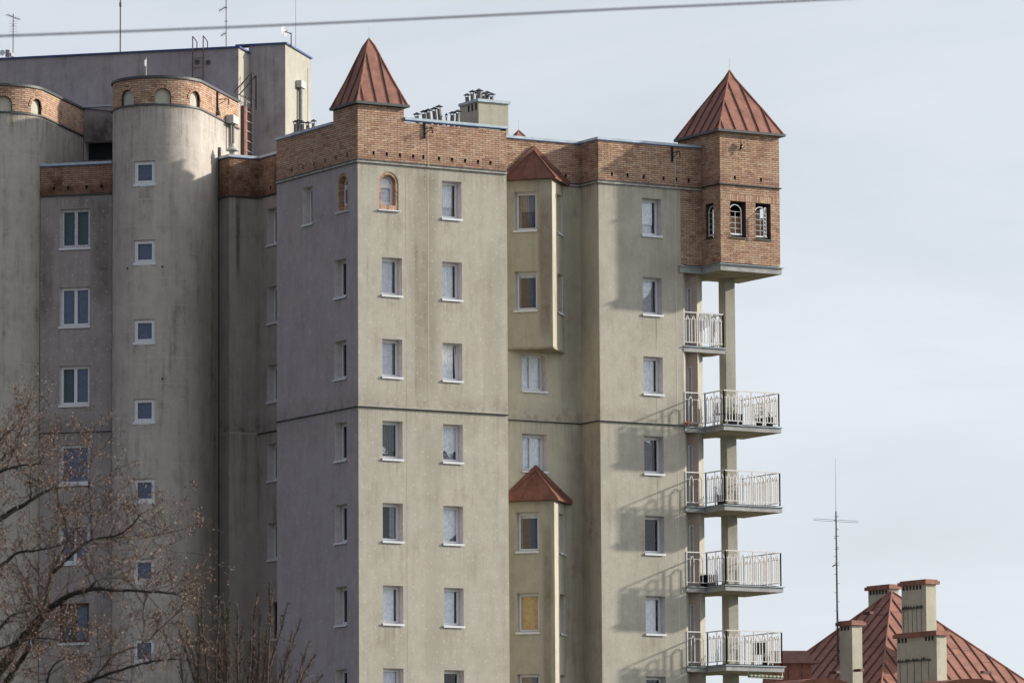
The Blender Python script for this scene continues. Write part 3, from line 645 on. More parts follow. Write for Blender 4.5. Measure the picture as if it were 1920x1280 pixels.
mb = MB(); wall_mesh(mb, FX, 0, BU1-BU0, 28.2, 28.46, []); wall_mesh(mb, FX, 0, BU1-BU0, 28.76, 28.82, []); wall_mesh(mb, FXL, 0, BV1-BV0, 28.76, 28.82, []); mb.build('mortar_bed', 'mortar', BLD)
s = 0.0                                              # soldier course above the openings
while s < BU1-BU0-0.02:
    o = 0.014+random.uniform(-0.003, 0.003); fbox(BRK, FX, s+0.005, s+0.07, -0.01, o, 28.21, 28.45, random.randrange(5)); s += 0.0762
room = MB(); room.poly([(BU0, BV0, 26.02), (BU1, BV0, 26.02), (BU1, BV1, 26.02), (BU0, BV1, 26.02)]); room.build('room_floor', 'room', BLD); room = MB(); room.poly([(BU0, BV0, 30.2), (BU1, BV0, 30.2), (BU1, BV1, 30.2), (BU0, BV1, 30.2)])
room.build('room_ceiling', 'room', BLD)
def lattice(F, a, b, c, d, n, open_leaf=False):
    """white arch topped steel frame with small panes"""
    mb = MB(); r = (b-a)/2; A = [(a, c)] + arch_pts(a, b, d, 12) + [(b, c), (a, c)]
    mb.tube([F.p(x, n, z) for x, z in A], 0.022, 4)
    mb.tube([F.p((a+b)/2, n, c), F.p((a+b)/2, n, d-r)], 0.010, 4)
    for i in range(1, 5):
        z = c+(d-r-c)*i/4+0.0; mb.tube([F.p(a, n, z), F.p(b, n, z)], 0.010, 4)
    w = mb.build('lattice_window', 'white', BLD)
    mb = MB(); fbox(mb, F, a-0.02, b+0.02, n-0.03, n+0.03, c-0.04, c+0.015); mb.build('bottom_rail', 'white', w)
    if open_leaf:
        m2 = MB(); O = F.p(b, n, 0); dr = (F.S*-0.55 + F.N*0.55).normalized()*0.42
        pts = [O + dr*t + Vector((0, 0, z)) for t, z in ((0, c), (1, c), (1, d-r), (0.7, d-0.1), (0.35, d-0.02), (0, d))]
        m2.tube(pts+[pts[0]], 0.02, 4)
        for i in range(1, 7):
            z = c+(d-r-c)*i/6; m2.tube([O+Vector((0, 0, z)), O+dr+Vector((0, 0, z))], 0.009, 4)
        lf = m2.build('open_leaf', 'white', w); m3 = MB(); m3.poly(pts); m3.build('pane', 'glass', lf)
for (F, a, b) in ((FX, 0.30, 2.3),):
    for k, (x0, x1) in enumerate(((0.32, 0.66), (0.70, 1.2), (1.32, 1.72), (1.76, 2.25))):
        mb = MB(); fbox(mb, F, x0, x1, -0.50, -0.45, 26.4, 28.12 if k % 2 == 0 else 27.75); mb.build('inner_brick_pier', 'pier', BLD)
lattice(FX, 0.43, 0.93, 27.06, 28.10, -0.10); lattice(FX, 1.485, 1.985, 27.04, 28.08, -0.10, True); lattice(FXL, BV1+0.14, BV1+0.60, 27.06, 28.08, -0.12)
for (F, a, b) in ((FX, 0.36, 1.12), (FX, 1.42, 2.16), (FXL, BV1+0.07, BV1+0.68)):
    mb = MB(); fbox(mb, F, a, b, -0.28, 0.05, 26.89, 26.925); mb.build('sill', 'gutter', BLD)
mb = MB(); fbox(mb, FX, 0.45, 0.92, -0.22, -0.12, 26.925, 27.03); fbox(mb, FX, 1.5, 1.9, -0.22, -0.12, 26.925, 27.03); mb.build('window_box', 'c_brown', BLD)

# --- round stair towers
def stair_tower(t0, R=1.62, w0=3.9, wins=True, arches=(-25, 23, 71)):
    cx, cy = wt(w0+R, t0)
    def P(a, n, z): return Vector((cx - (R+n)*math.cos(a)*s2 + (R+n)*math.sin(a)*s2, cy - (R+n)*math.cos(a)*s2 - (R+n)*math.sin(a)*s2, z))
    # a = 0 at the nose, growing to the right (towards -T)
    ha = math.asin(0.385/R)
    tops = [29.66-2.8*k for k in range(8)]
    hz = [(z-0.82, z) for z in tops]
    mb = MB(); na = 64; angs = sorted({-math.pi/2 + math.pi*i/na for i in range(na+1)} | {-ha, ha})
    zs = sorted({GZ, 31.66} | {z for h in hz for z in h})
    for i in range(len(angs)-1):
        for j in range(len(zs)-1):
            mid = (angs[i]+angs[i+1])/2; zm = (zs[j]+zs[j+1])/2
            if wins and abs(mid) < ha and any(h[0] < zm < h[1] for h in hz): continue
            mb.poly([P(angs[i], 0, zs[j]), P(angs[i+1], 0, zs[j]), P(angs[i+1], 0, zs[j+1]), P(angs[i], 0, zs[j+1])])
    o = mb.build('stair_tower', 'plaster_stair', BLD, True)
    me = o.data
    FN = Fr((P(-ha, 0, 0).x, P(-ha, 0, 0).y), (s2, -s2))
    if wins:
        mb = MB()
        for (a, b) in hz:
            wall_mesh(mb, FN, 0, 0.77, a, b, [(0.0, 0.77, a, b)], 0.12)
        mb.build('window_reveal', 'plaster_stair', o)
        for (a, b) in hz: window(FN, 0.0, 0.77, a, b, 'bluegrey', depth=0.05, fw=0.07, back=0.5)
    # straight sides
    wall(Fr((P(math.pi/2, 0, 0).x, P(math.pi/2, 0, 0).y), (s2, s2)), 0, 9.95-w0-R, GZ, 31.66, [], 'plaster_stair')
    lx = P(-math.pi/2, 0, 0); e = wt(9.95, t0+R); wall(Fr(e, (-s2, -s2)), 0, 9.95-w0-R, GZ, 32.7, [], 'plaster_stair')
    # brick band
    z0, z1 = 31.70, 32.66
    hs = []
    for d in arches:
        hw = 0.30; hs.append((rad(d)*R-hw, rad(d)*R+hw, 31.70, 32.24, True))
    mb = MB(); col = 150
    for i in range(col):
        a0 = -math.pi/2 + math.pi*i/col; a1 = -math.pi/2 + math.pi*(i+1)/col; sm = (a0+a1)/2*R; zb = z0-0.04
        for h in hs:
            if h[0] < sm < h[1]:
                rr = 0.30; zb = 32.24-rr+math.sqrt(max(0, rr*rr-(sm-(h[0]+rr))**2))
        mb.poly([P(a0, 0, zb), P(a1, 0, zb), P(a1, 0, z1), P(a0, 0, z1)])
        if zb > z0:
            mb.poly([P(a0, 0, zb), P(a1, 0, zb), P(a1, -0.12, zb), P(a0, -0.12, zb)])
    for h in hs:
        for sd in (h[0], h[1]):
            a = sd/R; mb.poly([P(a, 0, z0-0.04), P(a, 0, 31.96), P(a, -0.12, 31.96), P(a, -0.12, z0-0.04)])
    bo = mb.build('brick_parapet', 'mortar', BLD)
    for h in hs:
        mb = MB(); n = 16
        for i in range(n):
            a0 = (h[0]-0.03+(0.66)*i/n)/R; a1 = (h[0]-0.03+0.66*(i+1)/n)/R
            mb.poly([P(a0, -0.10, z0-0.04), P(a1, -0.10, z0-0.04), P(a1, -0.10, 32.28), P(a0, -0.10, 32.28)])
        mb.build('blind_arch', 'arch_panel', bo, True)
        c = (h[0]+h[1])/2                            # ring of voussoirs
        for i in range(13):
            for ring in (1,):
                t0_, t1_ = math.pi*(i+0.08)/13, math.pi*(i+0.92)/13; r0, r1 = 0.302, 0.40
                q = [(c-r*math.cos(t), 31.94+r*math.sin(t)) for r, t in ((r0, t0_), (r0, t1_), (r1, t1_), (r1, t0_))]
                BRK.hexa([P(x/R, 0.03, z) for x, z in q] + [P(x/R, -0.02, z) for x, z in q], random.randrange(5))
    holes2 = [(h[0]-0.1, h[1]+0.1, 31.94, h[3]+0.1, True) for h in hs]+[(h[0]-0.005, h[1]+0.005, 31.60, 31.94) for h in hs]
    brick_rows(None, -math.pi/2*R, math.pi/2*R, z0, z1, holes2, pos=lambda s, n, z: P(s/R, n, z))
    sx = P(math.pi/2, 0, 0); Fs = Fr((sx.x, sx.y), (s2, s2)); Ls = 9.95-w0-R
    brickwall(Fs, 0, Ls, z0-0.04, z1)
    # ledge and coping following the curve
    path = [tuple(P(-math.pi/2 + math.pi*i/40, 0, 0))[:2] for i in range(41)] + [wt(9.95, t0-R)]
    mb = MB(); ledge(mb, path, 31.62, 31.70, -0.02, 0.05, 0, 0.02); mb.build('string_course', 'gutter', BLD)
    mb = MB(); ledge(mb, path, 32.66, 32.70, -0.3, 0.055, 0, 0.01, 1); ledge(mb, path, 32.60, 32.66, 0.045, 0.058, 0); mb.build('coping', ['gutter', 'flash'], BLD)
    mb = MB(); top = [tuple(P(-math.pi/2 + math.pi*i/24, 0, 0))[:2] for i in range(25)] + [wt(9.95, t0-R), wt(9.95, t0+R)]
    mb.poly([(x, y, 32.5) for x, y in top]); mb.build('flat_roof', 'gutter', BLD)
    return P
PSTA = stair_tower(8.867); PSTB = stair_tower(14.77)
for (P_, a_, z_) in ((PSTA, -0.22-0.2, 25.9), (PSTA, 0.40, 25.9), (PSTA, 0.40, 21.95), (PSTA, 0.40, 17.7), (PSTB, 0.28, 25.75), (PSTB, 0.32, 21.6)):
    mb = MB(); c_ = P_(a_, -0.01, z_); mb.tube([c_, P_(a_, 0.012, z_)], 0.045, 8); mb.build('tie_hole', 'gutter', BLD)

# individually placed bricks of the sunlit parapet, sharing five meshes
bm5 = []
for i in range(5):
    mb = MB(); mb.hexa([(-0.1235, 0, -0.03), (0.1235, 0, -0.03), (0.1235, 0.028, -0.03), (-0.1235, 0.028, -0.03), (-0.1235, 0, 0.03), (0.1235, 0, 0.03), (0.1235, 0.028, 0.03), (-0.1235, 0.028, 0.03)], 0, skip=(4,))
    bm5.append(mb.data('brick', ['brick%d' % i]))
for (p, mi) in INDIV: link('brick', bm5[mi], PARA, p)
stuff(BRK.build('brick_courses', ['brick%d' % i for i in range(5)], BLD))

# --- ledges, copings
def run(path, zu, name='string_course', band=False):
    mb = MB(); ledge(mb, path, zu-0.012, zu+0.03, -0.02, 0.07, 0, 0.018, 1)
    if band: ledge(mb, path, zu-0.085, zu-0.014, -0.02, 0.045, 1); ledge(mb, path, zu-0.10, zu-0.087, -0.02, 0.055, 0)
    else: ledge(mb, path, zu-0.028, zu-0.014, -0.02, 0.05, 0)
    return mb.build(name, ['gutter', 'ledge'], BLD)
run([(0, V1), (0, 0), (U1, 0)], ZU+0.01, band=True); run([(U1, VR), (UT0, VR), (UT0, VT), (14.04, VT)], ZU+0.01, band=True); run([(U3, 10.45), (U3, V2), (UA2, V2), (UA2, V1)], ZU); run([wt(WINGW, 13.15), wt(WINGW, 10.487)], ZU)
run([(BU0, 0.13), (BU0, BV0), (BU1, BV0), (BU1, BV1)], 28.79)
run([(0, V1), (0, 0), (U1, 0)], ZL-0.02); run([(U1, VR), (UT0, VR), (UT0, VT), (UT1, VT)], ZL-0.02); run([(UA2, V2), (UA2, V1)], ZL-0.02); run([wt(WINGW, 13.15), wt(WINGW, 10.487)], ZL-0.02)
def coping(path, z, back=0.32):
    mb = MB(); ledge(mb, path, z-0.085, z, -back, 0.05, 1, 0.0, 1); ledge(mb, path, z-0.115, z-0.085, 0.036, 0.05, 0); mb.build('coping', ['flash_dark', 'flash'], BLD)
coping([(TU+0.02, 0), (U1+0.03, 0)], ZC+0.08); coping([(0, V1+0.03), (0, TV+0.02)], ZC+0.02)
coping([(U1-0.12, VR), (UT0, VR), (UT0, VT), (14.04, VT)], ZC+0.02)
coping([(U3, 10.45), (U3, V2), (UA2, V2), (UA2, V1)], ZC-0.02); coping([wt(WINGW, 13.15), wt(WINGW, 10.487)], 29.92)
# flat roofs
mb = MB()
for P in ([(0.05, 0.05), (U1-0.05, 0.05), (U1-0.05, VR+0.05), (UT0+0.05, VR+0.05), (UT0+0.05, VT+0.05), (14.05, VT+0.05), (14.05, 9), (9, 14), (UA2+0.1, 9.6), (UA2+0.1, V1), (0.05, V1)],):
    mb.poly([(x, y, 29.8) for x, y in P])
mb.poly([(*wt(5.3, 13.1), 29.4), (*wt(5.3, 10.5), 29.4), (*wt(9.9, 10.5), 29.4), (*wt(9.9, 13.1), 29.4)])
mb.poly([(0.3, 9.7, 29.8), (1.5, 9.7, 29.8), (9, 14, 29.8), (6, 16.5, 29.8), (1.7, 12.0, 29.8), (0.3, 10.5, 29.8)])
mb.build('flat_roof', 'gutter', BLD)
# rear walls closing the block
mb = MB(); back = [(14.48, 9.8), (9, 14.5), (6.3, 17.0), (-6, 27), wt(9.95, 20), ]
mb.poly([(x, y, 26) for x, y in ((13.3, 0.3), (14.3, 0.9), (14.48, 9.8), (9, 14.5))])
for i in range(len(back)-1):
    a, b = back[i], back[i+1]; mb.poly([(a[0], a[1], GZ), (b[0], b[1], GZ), (b[0], b[1], 29.9), (a[0], a[1], 29.9)])
mb.build('rear_wall', 'plaster_back', BLD)
wall(Fr((14.40, 9.8), (0, -1)), 0, 9.5, 26, 29.9, [], 'mortar')

# --- spires
def clip(poly, axis_lo, lo, hi):
    for sgn, lim in ((1, lo), (-1, -hi)):
        out = []
        for i in range(len(poly)):
            a, b = poly[i], poly[(i+1) % len(poly)]; da, db = sgn*a[0]-lim, sgn*b[0]-lim
            if da >= 0: out.append(a)
            if da*db < 0:
                t = da/(da-db); out.append(tuple(a[j]+(b[j]-a[j])*t for j in range(len(a))))
        poly = out
        if not poly: return []
    return poly
def spire(u0, u1, v0, v1, z0, apex, prof, pitch, name='turret_roof'):
    cx, cy, hz = apex[0], apex[1], apex[2]-z0
    base = MB(); e = 0.02
    base.box((u0, v0, z0-0.05), (u1, v1, z0-0.005)); root = base.build(name, 'gutter', BLD)
    cs = [(u0, v0), (u1, v0), (u1, v1), (u0, v1)]
    for f in range(4):
        A, B = cs[f], cs[(f+1) % 4]; ln = math.dist(A, B); k = int(ln/pitch)+1
        # s measured from the foot of the apex on this edge
        S_ = Vector((B[0]-A[0], B[1]-A[1])).normalized(); sa = (Vector((cx, cy))-Vector(A)).dot(S_)
        edges = [0.0] + [x for x in [sa + pitch*(i+0.5) for i in range(-k, k)] if 0.06 < x < ln-0.06] + [ln]
        nrm = Vector((S_.y, -S_.x))
        def P3(s, fr, r):                             # s along edge in eave metres, fr height fraction, r profile scale
            ex, ey = A[0]+S_.x*s, A[1]+S_.y*s
            return None
        for i in range(len(edges)-1):
            mb = MB(); any_ = False
            for j in range(len(prof)-1):
                (f0, r0), (f1, r1) = prof[j], prof[j+1]
                def row(fr, r, s): return (s,)
                # trapezoid in (s, frac): s coordinate stays parallel to the centre line
                t_ = [(sa+(0-sa)*r0, f0), (sa+(ln-sa)*r0, f0), (sa+(ln-sa)*r1, f1), (sa+(0-sa)*r1, f1)]
                q = clip(t_, 0, edges[i], edges[i+1])
                if len(q) < 3: continue
                pts = []
                for (ss, fr) in q:
                    r = r0+(r1-r0)*(fr-f0)/(f1-f0)
                    foot = Vector(A)+S_*sa; inn = Vector((cx, cy))-foot
                    b2 = foot + S_*(ss-sa) + inn*(1-r)
                    pts.append((b2.x, b2.y, z0+hz*fr))
                mb.poly(pts); any_ = True
            if not any_: continue
            if i > 0:                                # standing seam on this panel's left edge
                ss = edges[i]; line = []
                for j in range(201):
                    fr = j/200
                    for jj in range(len(prof)-1):
                        if prof[jj][0] <= fr <= prof[jj+1][0]: r = prof[jj][1]+(prof[jj+1][1]-prof[jj][1])*(fr-prof[jj][0])/(prof[jj+1][0]-prof[jj][0]); break
                    lo, hi = sa-sa*r, sa+(ln-sa)*r
                    if lo <= ss <= hi:
                        foot = Vector(A)+S_*sa; inn = Vector((cx, cy))-foot; b2 = foot+S_*(ss-sa)+inn*(1-r)
                        line.append(Vector((b2.x+nrm.x*0.02, b2.y+nrm.y*0.02, z0+hz*fr+0.012)))
                if len(line) > 2: line = [line[0]] + line[20:-1:20] + [line[-1]]; mb.tube(line, 0.022, 4, 1)
            mb.build('roof_panel', ['redmetal', 'redmetal_dark'], root)
    for c in cs:
        mb = MB(); pts = []
        for fr, r in prof: pts.append(Vector((cx+(c[0]-cx)*r, cy+(c[1]-cy)*r, z0+hz*fr+0.01)))
        mb.tube(pts, [0.035]*(len(pts)-1)+[0.02], 6); mb.build('ridge_cap', 'redmetal', root)
    mb = MB(); e = 0.03; ledge(mb, [cs[3], cs[0], cs[1], cs[2], cs[3]], z0-0.055, z0+0.035, -0.06, 0.05, 0, 0.0)
    mb.build('gutter', 'gutter', root)
    mb = MB(); mb.tube([(cx, cy, z0+hz-0.05), (cx+0.005, cy, z0+hz+0.42)], 0.003, 4); mb.build('lightning_rod', 'pipe', root)
    return root
sp1 = spire(-0.08, TU+0.11, -0.10, TV+0.06, TZ+0.07, (0.95, 0.87, 33.14), [(0, 1), (0.39, 0.605), (0.88, 0.155), (1, 0)], 0.50)
sp2 = spire(BU0-0.12, BU1+0.14, BV0-0.13, BV1+0.02, TZ+0.03, (15.40, 0.33, 33.14), [(0, 1), (0.36, 0.64), (0.69, 0.29), (0.87, 0.10), (1, 0)], 0.50)
# far third spire peeping over the parapet
sp3 = spire(10.9, 13.2, 8.2, 10.5, 30.4, (12.05, 9.35, 31.98), [(0, 1), (0.5, 0.5), (1, 0)], 0.5)

# --- slab under the brick room, pillar
def slabpoly(path, z0, z1, name, mats, parent):
    mb = MB(); n = len(path)
    mb.poly([(x, y, z1) for x, y in path], 0); mb.poly([(x, y, z0) for x, y in reversed(path)], 1)
    for i in range(n):
        a, b = path[i], path[(i+1) % n]; mb.poly([(a[0], a[1], z0), (b[0], b[1], z0), (b[0], b[1], z1), (a[0], a[1], z1)], 0)
    return mb.build(name, mats, parent)
def grow(path, d): return [(p.x, p.y) for p in offs(path, d)]
boxpath = [(13.05, VT-0.06), (BU0-0.06, VT-0.06), (BU0-0.06, BV0-0.07), (BU1+0.02, BV0-0.07), (BU1+0.02, BV1+0.0), (15.2, BV1), (14.6, 2.4), (13.6, 1.0), (13.1, 0.3)]
sl_ = slabpoly(boxpath, 25.71, 25.93, 'oriel_slab', ['concrete_edge', 'soffit'], BLD)
mb = MB(); ledge(mb, boxpath[:5], 25.93, 25.995, -0.3, 0.075, 0, 0.045); mb.build('slab_flashing', 'flash', sl_)
mb = MB(); mb.box((15.30, 0.60, GZ), (15.70, 1.04, 25.72)); mb.build('pillar', 'plaster_warm', BLD)

# --- balconies
lan = MB()                                            # one lancet baluster, 0.135 wide, 0.93 high
lw, lh = 0.070, 0.93
lan.tube([(-lw, 0, 0), (-lw, 0, lh-0.14), (-0.035, 0, lh-0.055), (0, 0, lh), (0.035, 0, lh-0.055), (lw, 0, lh-0.14), (lw, 0, 0), (-lw, 0, 0)], 0.021, 4, 0, False)
LAN = lan.data('baluster', ['rail'])
def balcony(zt, small=False):
    if small:
        path = [(13.21, VT-0.02), (14.96, VT-0.02), (14.96, 1.0), (14.4, 1.9), (13.5, 0.5)]; edge = path[:3]; rails = [((13.25, VT+0.02), (14.90, VT+0.02)), ((14.90, VT+0.02), (14.90, 0.95))]
    else:
        path = [(13.21, VT-0.04), (14.04, VT-0.04), (14.04, -1.13), (16.46, -1.13), (16.46, 1.33), (15.3, 1.33), (15.0, 2.1), (14.4, 1.9), (13.5, 0.5)]; edge = path[:6]
        rails = [((13.25, VT), (14.09, VT)), ((14.09, VT), (14.09, -1.07)), ((14.09, -1.07), (16.40, -1.07)), ((16.40, -1.07), (16.40, 1.27)), ((16.40, 1.27), (15.75, 1.27))]
    sb = slabpoly(path, zt-0.235, zt-0.06, 'balcony', ['concrete_edge', 'soffit'], BLD)
    mb = MB(); ledge(mb, edge, zt-0.06, zt, -0.35, 0.05, 0, 0.035); mb.build('slab_flashing', 'flash', sb)
    mb = MB(); fl = [(p[0], p[1]) for p in offs(path, -0.08)]; mb.poly([(x, y, zt+0.004) for x, y in fl]); mb.build('balcony_floor', 'concrete', sb)
    top = zt+1.17; mb = MB()
    for (A, B) in rails:
        A, B = Vector(A), Vector(B); ln = (B-A).length; nb = max(1, round(ln/0.57)); d = (B-A)/ln
        P = lambda s, z: Vector((A.x+d.x*s, A.y+d.y*s, z))
        mb.tube([P(0, top), P(ln, top)], 0.028, 4); mb.tube([P(0, zt+0.11), P(ln, zt+0.11)], 0.02, 4); mb.tube([P(0, top-0.24), P(ln, top-0.24)], 0.012, 4)
        for i in range(nb+1): mb.tube([P(ln*i/nb, zt+0.0), P(ln*i/nb, top)], 0.026, 4)
        for i in range(nb):
            for q in (0.28, 0.72):
                s = ln*(i+q)/nb; o = link('baluster', LAN, sb, (A.x+d.x*s, A.y+d.y*s, zt+0.11)); o.rotation_euler.z = math.atan2(d.y, d.x)
    mb.build('railing', 'rail', sb)
    return sb
BALS = [balcony(23.16, True)] + [balcony(z) for z in (20.31, 17.50, 14.69, 11.90)]

# --- roof-top blocks behind
FP = Fr(wt(9.95, 18.5), (s2, -s2)); PL = 18.5-7.247
hp = (18.5-13.1, 18.5-10.55, 30.75, 31.45)  # opening with black back added to stand for the shade over the terrace
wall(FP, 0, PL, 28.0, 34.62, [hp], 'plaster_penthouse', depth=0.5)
mb = MB(); mb.poly([FP.p(hp[0], -0.5, hp[2]), FP.p(hp[1], -0.5, hp[2]), FP.p(hp[1], -0.5, hp[3]), FP.p(hp[0], -0.5, hp[3])]); mb.build('recess_shade', 'black', BLD)
wall(Fr(wt(9.95, 7.247), (s2, s2)), 0, 1.34, 28.0, 34.62, [], 'plaster_warm')
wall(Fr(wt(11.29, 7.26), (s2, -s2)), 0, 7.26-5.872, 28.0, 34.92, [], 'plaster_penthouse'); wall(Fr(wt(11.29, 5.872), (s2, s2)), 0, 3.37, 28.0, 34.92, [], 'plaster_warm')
mb = MB(); mb.poly([(*wt(9.95, 18.5), 34.6), (*wt(9.95, 7.247), 34.6), (*wt(14.6, 7.247), 34.6), (*wt(14.6, 18.5), 34.6)]); mb.poly([(*wt(11.29, 7.26), 34.9), (*wt(11.29, 5.872), 34.9), (*wt(14.66, 5.872), 34.9), (*wt(14.66, 7.26), 34.9)])
for a, b, z in ((wt(14.66, 5.872), wt(14.66, 7.26), 34.9), (wt(14.6, 7.26), wt(14.6, 18.5), 34.6)): mb.poly([(*a, 28), (*b, 28), (*b, z), (*a, z)])
mb.build('flat_roof', 'gutter', BLD)
for path, z in (([wt(9.95, 18.5), wt(9.95, 7.247), wt(11.27, 7.247)], 34.68), ([wt(11.29, 7.75), wt(11.29, 5.872), wt(14.66, 5.872)], 34.98)):
    mb = MB(); ledge(mb, path, z-0.06, z, -0.4, 0.07, 0); mb.build('roof_edge', 'flash_dark', BLD)
mb = MB(); ledge(mb, [wt(9.95, 13.15), wt(9.95, 10.49)], 32.70, 32.74, 0.0, 0.05, 0); mb.build('wall_flashing', 'flash', BLD)
mb = MB(); mb.tube([FP.p(18.5-13.1+0.02+2.5*i/8, 0.06, 32.66-0.32*math.sin(math.pi*i/8*0.62+0.0)*0.7) for i in range(9)], 0.022, 5); mb.build('hanging_cable', 'dark', BLD)
for tt in (9.75, 11.1, 12.4, 14.6, 16.0, 7.9):        # narrow vertical joints of the slabs
    mb = MB(); fbox(mb, FP, 18.5-tt, 18.5-tt+0.012, 0.0, 0.004, 32.75, 34.6); mb.build('slab_joint', 'plaster_stair', BLD)
# ladder on the penthouse wall
def ladder(A, B, z0, z1, out, mat='rust', hoop=True, rungs=0.36, gap=0.0):
    mb = MB(); A, B, out = Vector(A), Vector(B), Vector(out)
    for P in (A, B):
        pts = [P+out+Vector((0, 0, z0)), P+out+Vector((0, 0, z1))]
        if hoop: pts += [P+out*0.0-out*2.2+Vector((0, 0, z1-0.12)), P-out*2.2+Vector((0, 0, z1-0.5))]
        mb.tube(pts, 0.022, 4)
    z = z0+0.15
    while z < z1-0.45: mb.tube([A+out+Vector((0, 0, z)), B+out+Vector((0, 0, z))], 0.015, 4); z += rungs
    return mb.build('ladder', mat, BLD)
nW = FP.N*0.16
ladder((*wt(9.95, 8.93), 0), (*wt(9.95, 8.53), 0), 32.7, 35.1, nW)
# dark inlets by the ladder
for t_, z in ((8.80, 34.17), (8.38, 34.14)):
    mb = MB(); c = FP.p(18.5-t_, 0, z); mb.tube([c, c+FP.N*0.05], 0.085, 10); mb.build('wall_vent', 'gutter', BLD)
# rust coloured shaft with ladder on the bright strip
FQ = Fr(wt(9.95, 7.247), (s2, s2))
mb = MB(); fbox(mb, FQ, 0.30, 1.22, 0.002, 0.12, 29.9, 32.55); mb.build('shaft_cladding', 'rust', BLD)
mb = MB()
for s_ in (0.36, 1.16): mb.tube([FQ.p(s_, 0.2, 30.0), FQ.p(s_, 0.2, 32.9)], 0.012, 4)
for i in range(8): mb.tube([FQ.p(0.36, 0.2, 30.2+0.36*i), FQ.p(1.16, 0.2, 30.2+0.36*i)], 0.009, 4)
mb.build('ladder', 'cable', BLD)
mb = MB()
a1, a2 = FQ.p(0.45, 0.35, 32.5), FQ.p(1.05, 0.35, 32.5)
for a in (a1, a2):
    mb.tube([a, a+Vector((0, 0, 1.25))], 0.022, 4); mb.tube([a+Vector((0, 0, 1.25)), a-FQ.S*1.3-FQ.N*0.25+Vector((0, 0, 0.35))], 0.022, 4); mb.tube([a+Vector((0, 0, 0.32)), a-FQ.S*1.2-FQ.N*0.2+Vector((0, 0, 0.30))], 0.014, 4)
mb.build('roof_bracket', 'iron', BLD)
# box with downpipe and hooded flue beside the stair tower
FSd = Fr(wt(5.52, 7.247), (s2, s2))
mb = MB(); fbox(mb, FSd, 2.75, 3.45, 0.03, 0.32, 31.62, 31.90); fb = mb.build('junction_box', 'lightmetal', BLD)
mb = MB()
for s_ in (3.0, 3.3): mb.tube([FSd.p(s_, 0.14, 31.63), FSd.p(s_, 0.14, 30.7)], 0.05, 8)
mb.build('flue_pipe', 'pipe', fb)
cpt = at(436, 281, 197.6)
mb = MB(); mb.tube([cpt+Vector((0, 0, 0.22)), cpt+Vector((0, 0, 0.10)), cpt+Vector((0, 0, 0.0)), cpt+Vector((0, 0, -0.04))], [0.06, 0.12, 0.24, 0.24], 14); mb.tube([cpt+Vector((0, 0, -0.3)), cpt+Vector((0, 0, -0.04))], 0.12, 12); mb.build('flue_cowl', 'lightmetal', BLD, False)
# pipe with box on the tall lit wall
FZ = Fr(wt(11.29, 5.872), (s2, s2))
mb = MB(); fbox(mb, FZ, 1.35, 1.95, 0.0, 0.22, 33.55, 33.80); pb_ = mb.build('vent_box', 'lightmetal', BLD); mb = MB(); mb.tube([FZ.p(1.6, 0.11, 33.55), FZ.p(1.6, 0.11, 30.2)], 0.075, 8); mb.build('vent_pipe', 'pipe', pb_)
mb = MB(); mb.tube([FZ.p(2.9, 0.02, 34.5), FZ.p(2.9, 0.02, 30.5)], 0.012, 4); mb.build('lightning_cable', 'cable', BLD)
# chimney with cluster of cowled pipes
CH0 = (6.58, 3.0); 
chm = MB(); chm.box((6.58, 3.0, 29.8), (7.80, 4.30, 31.70)); CHM = chm.build('chimney', 'plaster_chimney', BLD)
mb = MB(); ledge(mb, [(6.58, 4.30), (6.58, 3.0), (7.80, 3.0), (7.80, 4.30), (6.58, 4.30)], 31.70, 31.80, -0.64, 0.06, 0); mb.build('chimney_cap', 'flash', CHM)
for v in (3.12, 3.37, 3.62): mb = MB(); mb.poly([(6.577, v, 31.42), (6.577, v+0.12, 31.42), (6.577, v+0.12, 31.66), (6.577, v, 31.66)]); mb.build('flue_opening', 'black', CHM)
def cowl(x, y, z0, z1, r=0.075, parent=None, lean=0.0):
    mb = MB(); tx = lean*(z1-z0)
    mb.tube([(x, y, z0), (x+tx, y, z1-0.13)], r, 8, 0)
    for a in (0.5, 2.6, 4.7): mb.tube([(x+tx+r*math.cos(a), y+r*math.sin(a), z1-0.14), (x+tx+r*math.cos(a), y+r*math.sin(a), z1-0.05)], 0.012, 4, 0)
    mb.tube([(x+tx, y, z1-0.06), (x+tx, y, z1+0.015)], [r*2.1, 0.01], 10, 1)
    return mb.build('vent_pipe', ['pipe', 'pipecap'], parent or BLD)
for (x, y, h) in ((6.68, 3.95, .33), (6.75, 3.7, .42), (6.9, 3.5, .45), (7.0, 3.75, .40), (6.95, 3.25, .30), (7.12, 3.3, .36), (7.2, 3.12, .27), (6.75, 3.2, .38)): cowl(x, y, 31.78, 31.8+h, 0.07, CHM)
for (px_, py_) in ((787, 212), (800.5, 207.5), (809, 205), (820.5, 202), (830, 198), (845, 209), (855, 206)):
    p = at(px_, py_, 193.2); t_ = p; cowl(t_.x, t_.y, 29.8, t_.z, 0.072, lean=-0.10 if px_ < 840 else 0.06)
for (px_, py_) in ((827, 216), (837, 213)): p = at(px_, py_, 193.3); cowl(p.x, p.y, 29.8, p.z, 0.03)
mb = MB(); c0, c1 = at(541, 239, 197.5), at(577, 241, 197.5)
mb.box((1.5, 6.2, 29.8), (2.3, 7.3, 30.72)); mb.box((1.44, 6.14, 30.72), (2.36, 7.36, 30.79)); lowc = mb.build('chimney', 'concrete_edge', BLD)
for (px_, py_) in ((554, 226), (561, 223.5), (567, 227), (577, 228), (588, 224.5)): p = at(px_, py_, 196.2); cowl(p.x, p.y, 30.2, p.z, 0.062, lowc)
